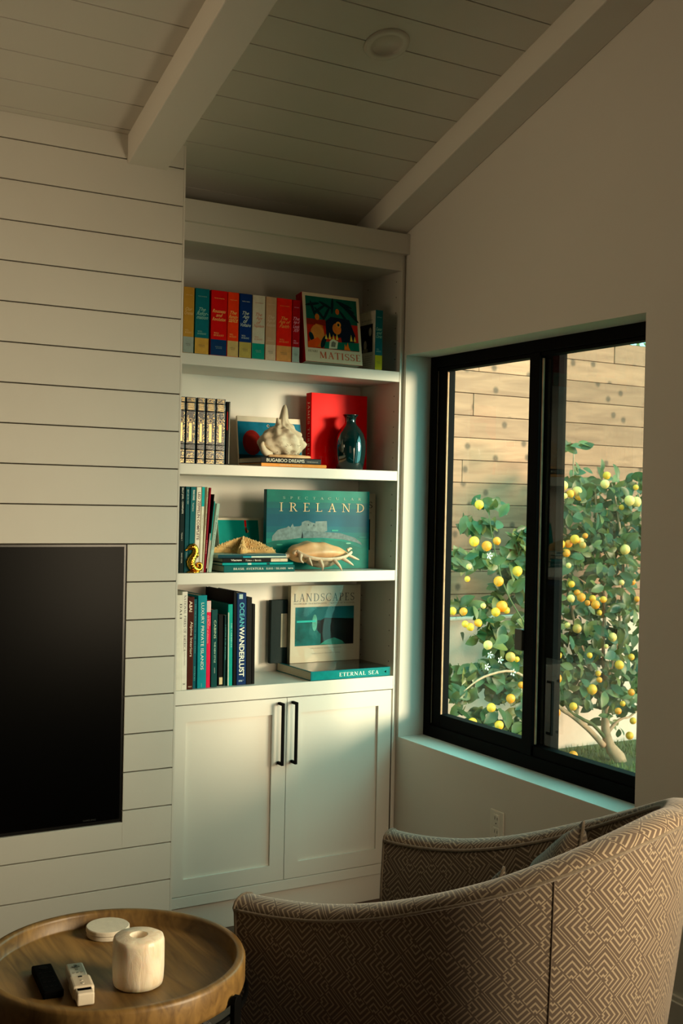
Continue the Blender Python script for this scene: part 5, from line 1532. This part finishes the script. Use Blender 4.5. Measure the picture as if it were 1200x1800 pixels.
# dark boucle pouf under and beside the table
po_ = empty('dark_pouf', (-1.655, -1.420, 0))
tag(po_, 'dark charcoal looped pouf under the tray table', 'pouf')
BOU = mat((.13, .13, .13), .95, .35, 90, bump=1.0, bscale=90, name='boucle', sheen=.2)
MB().lathe([(0, 0), (.17, 0), (.198, .03), (.21, .12), (.21, .30), (.198, .37), (.17, .395), (.10, .405), (0, .408)], 64).build('body', BOU, po_, smooth=True)
lp_ = MB(); rng = random.Random(12)
for i in range(2600):
    a = rng.uniform(0, 6.283); r = .203 * math.sqrt(rng.random())
    z = .402 - .06 * max(0, (r / .21)) ** 6
    d = rng.uniform(0, 6.283); w = .006
    x, y_ = r * math.cos(a), r * math.sin(a)
    dx, dy = math.cos(d) * w, math.sin(d) * w
    lp_.add([(x - dx, y_ - dy, z), (x - dx * .4, y_ - dy * .4, z + .009), (x + dx * .4, y_ + dy * .4, z + .009), (x + dx, y_ + dy, z), (x + dx - dy * .35, y_ + dy + dx * .35, z), (x - dx - dy * .35, y_ - dy + dx * .35, z)], [(0, 1, 2, 3), (1, 2, 4, 5)])
o = lp_.build('yarn_loops', mat((.25, .25, .24), .9, .4, 60, name='yarn'), po_, recalc=False); o['kind'] = 'stuff'

# things on the tray
FZT = FZ + .0004
c0 = empty('round_coasters', (-1.628, -1.152, FZT))
tag(c0, 'two stacked white round coasters at the back of the tray', 'coaster')
CST = mat((.85, .82, .75), .7, .05, 60, bump=.3, name='coaster_stone')
MB().lathe([(0, 0), (.050, 0), (.0525, .002), (.0525, .0095), (.051, .011), (0, .011)], 64).build('lower_disc', CST, c0, smooth=False)
MB().lathe([(0, .0118), (.051, .0118), (.0545, .0138), (.0545, .0225), (.0525, .0245), (0, .0245)], 64).build('upper_disc', CST, c0, smooth=False)

cn = empty('alabaster_candle_holder', (-1.663, -1.466, FZT))
tag(cn, 'translucent cream alabaster tealight holder, round, on the tray', 'candle holder')
ma, t, b = nodes('alabaster')
tc = t.nodes.new('ShaderNodeTexCoord'); mp = t.nodes.new('ShaderNodeMapping'); mp.inputs['Scale'].default_value = (34, 34, 9)
n1 = t.nodes.new('ShaderNodeTexNoise'); n1.inputs['Scale'].default_value = 1.4; n1.inputs['Detail'].default_value = 7; n1.inputs['Distortion'].default_value = 1.2
rm = t.nodes.new('ShaderNodeValToRGB'); rm.color_ramp.elements[0].position = .34; rm.color_ramp.elements[1].position = .62
rm.color_ramp.elements[0].color = lin((.88, .81, .71)) + (1,); rm.color_ramp.elements[1].color = lin((.92, .88, .80)) + (1,)
t.links.new(tc.outputs['Object'], mp.inputs[0]); t.links.new(mp.outputs[0], n1.inputs['Vector']); t.links.new(n1.outputs['Fac'], rm.inputs['Fac']); t.links.new(rm.outputs[0], b.inputs['Base Color'])
b.inputs['Roughness'].default_value = .35; b.inputs['Subsurface Weight'].default_value = .35; b.inputs['Subsurface Radius'].default_value = (.03, .02, .012); b.inputs['Subsurface Scale'].default_value = 1.0
bp = t.nodes.new('ShaderNodeBump'); bp.inputs['Strength'].default_value = .6; bp.inputs['Distance'].default_value = .003
t.links.new(n1.outputs['Fac'], bp.inputs['Height']); t.links.new(bp.outputs[0], b.inputs['Normal'])
mb = MB(); prof = [(0, 0), (.050, 0), (.0555, .004), (.0575, .014), (.0590, .04), (.0590, .085), (.0585, .101), (.0565, .1085), (.052, .1115), (.021, .1130), (.0195, .110), (.0190, .094), (0, .093)]
mb.lathe(prof, 72)
rng = random.Random(8)
mb.v = [(x * (1 + .020 * noise.noise(Vector((math.atan2(y_, x) * 2.2, z * 6, 3)))), y_ * (1 + .020 * noise.noise(Vector((math.atan2(y_, x) * 2.2, z * 6, 3)))), z + (.0022 * noise.noise(Vector((x * 30, y_ * 30, 5))) if z > .09 else 0)) for x, y_, z in mb.v]
hb = mb.build('holder', ma, cn); smooth_angle(hb, 60)

# white remote with its wrist grip and the black remote beside it
def orient(o, loc, d, up=(0, 0, 1)):
    y_ = Vector(d).normalized(); z = Vector(up); z = (z - y_ * z.dot(y_)).normalized(); x = y_.cross(z)
    M_ = Matrix((x, y_, z)).transposed().to_4x4(); M_.translation = loc; o.matrix_world = M_
rw = empty('white_game_remote')
tag(rw, 'white game remote with grip cover lying on the tray', 'remote control')
RW = mat((.86, .83, .76), .35, .04, 30, name='remote_white')
RJ = mat((.80, .76, .68), .3, .06, 30, name='grip_rubber', coat=.3)
MB().box(-.018, .018, -.080, .080, .003, .026).build('body', RW, rw, bevel=.004, seg=3)
MB().box(-.022, .022, -.062, .002, .0005, .029).build('grip_cover', RJ, rw, bevel=.006, seg=3)
MB().box(-.017, .017, -.093, -.060, .001, .026).build('foot_cap', RW, rw, bevel=.003, seg=2)
GB = mat((.66, .64, .58), .4, .05, name='button_grey')
for i, (x, y_) in enumerate([(0, .066), (0, .040), (-.008, .022), (0, .022), (.008, .022), (0, -.030), (0, -.046)]):
    z = .0258 if y_ > 0 else .0288
    MB().lathe([(0, z), (.0034, z), (.0030, z + .0012), (0, z + .0014)], 14, x, y_).build('button', GB, rw)
dp = MB().box(-.003, .003, .048, .064, .0256, .0275).box(-.008, .008, .053, .059, .0256, .0275).build('direction_pad', GB, rw)
MB().box(-.004, .004, -.012, -.006, .0285, .0298).build('dark_mark', BLACKM, rw, bevel=.001)
orient(rw, (-1.790, -1.432, FZT), (.15, 1, 0))
rw.scale = (1.1, 1.0, 1.1)
rb = empty('black_remote')
tag(rb, 'black remote control lying left of the white one on the tray', 'remote control')
RBK = mat((.012, .012, .012), .7, .1, name='remote_black', spec=.04)
MB().box(-.023, .023, -.070, .085, 0, .018).build('body', RBK, rb, bevel=.004, seg=3)
for i in range(4):
    for j_ in range(3):
        MB().box(-.014 + .011 * j_, -.008 + .011 * j_, -.05 + .026 * i, -.044 + .026 * i, .0175, .0192).build('button', mat((.03, .03, .03), .6, .05, name='button_black', spec=.05), rb)
MB().lathe([(0, .0175), (.011, .0175), (.0105, .0192), (0, .0192)], 24, 0, .062).build('round_button', mat((.03, .03, .03), .6, .05, name='button_black', spec=.05), rb)
orient(rb, (-1.848, -1.385, FZT), (.10, 1, 0))

# maker's name on the television, barely visible
lettering(tv, Face((TVX1 - tv.location.x, YP + .0013 - tv.location.y, 0), (1, 0, 0), (0, 0, 1), (0, -1, 0)), 'SAMSUNG', -.118, .0215, .046, .0062, (.10, .10, .10), 'bold', 'maker_lettering', layer=1)
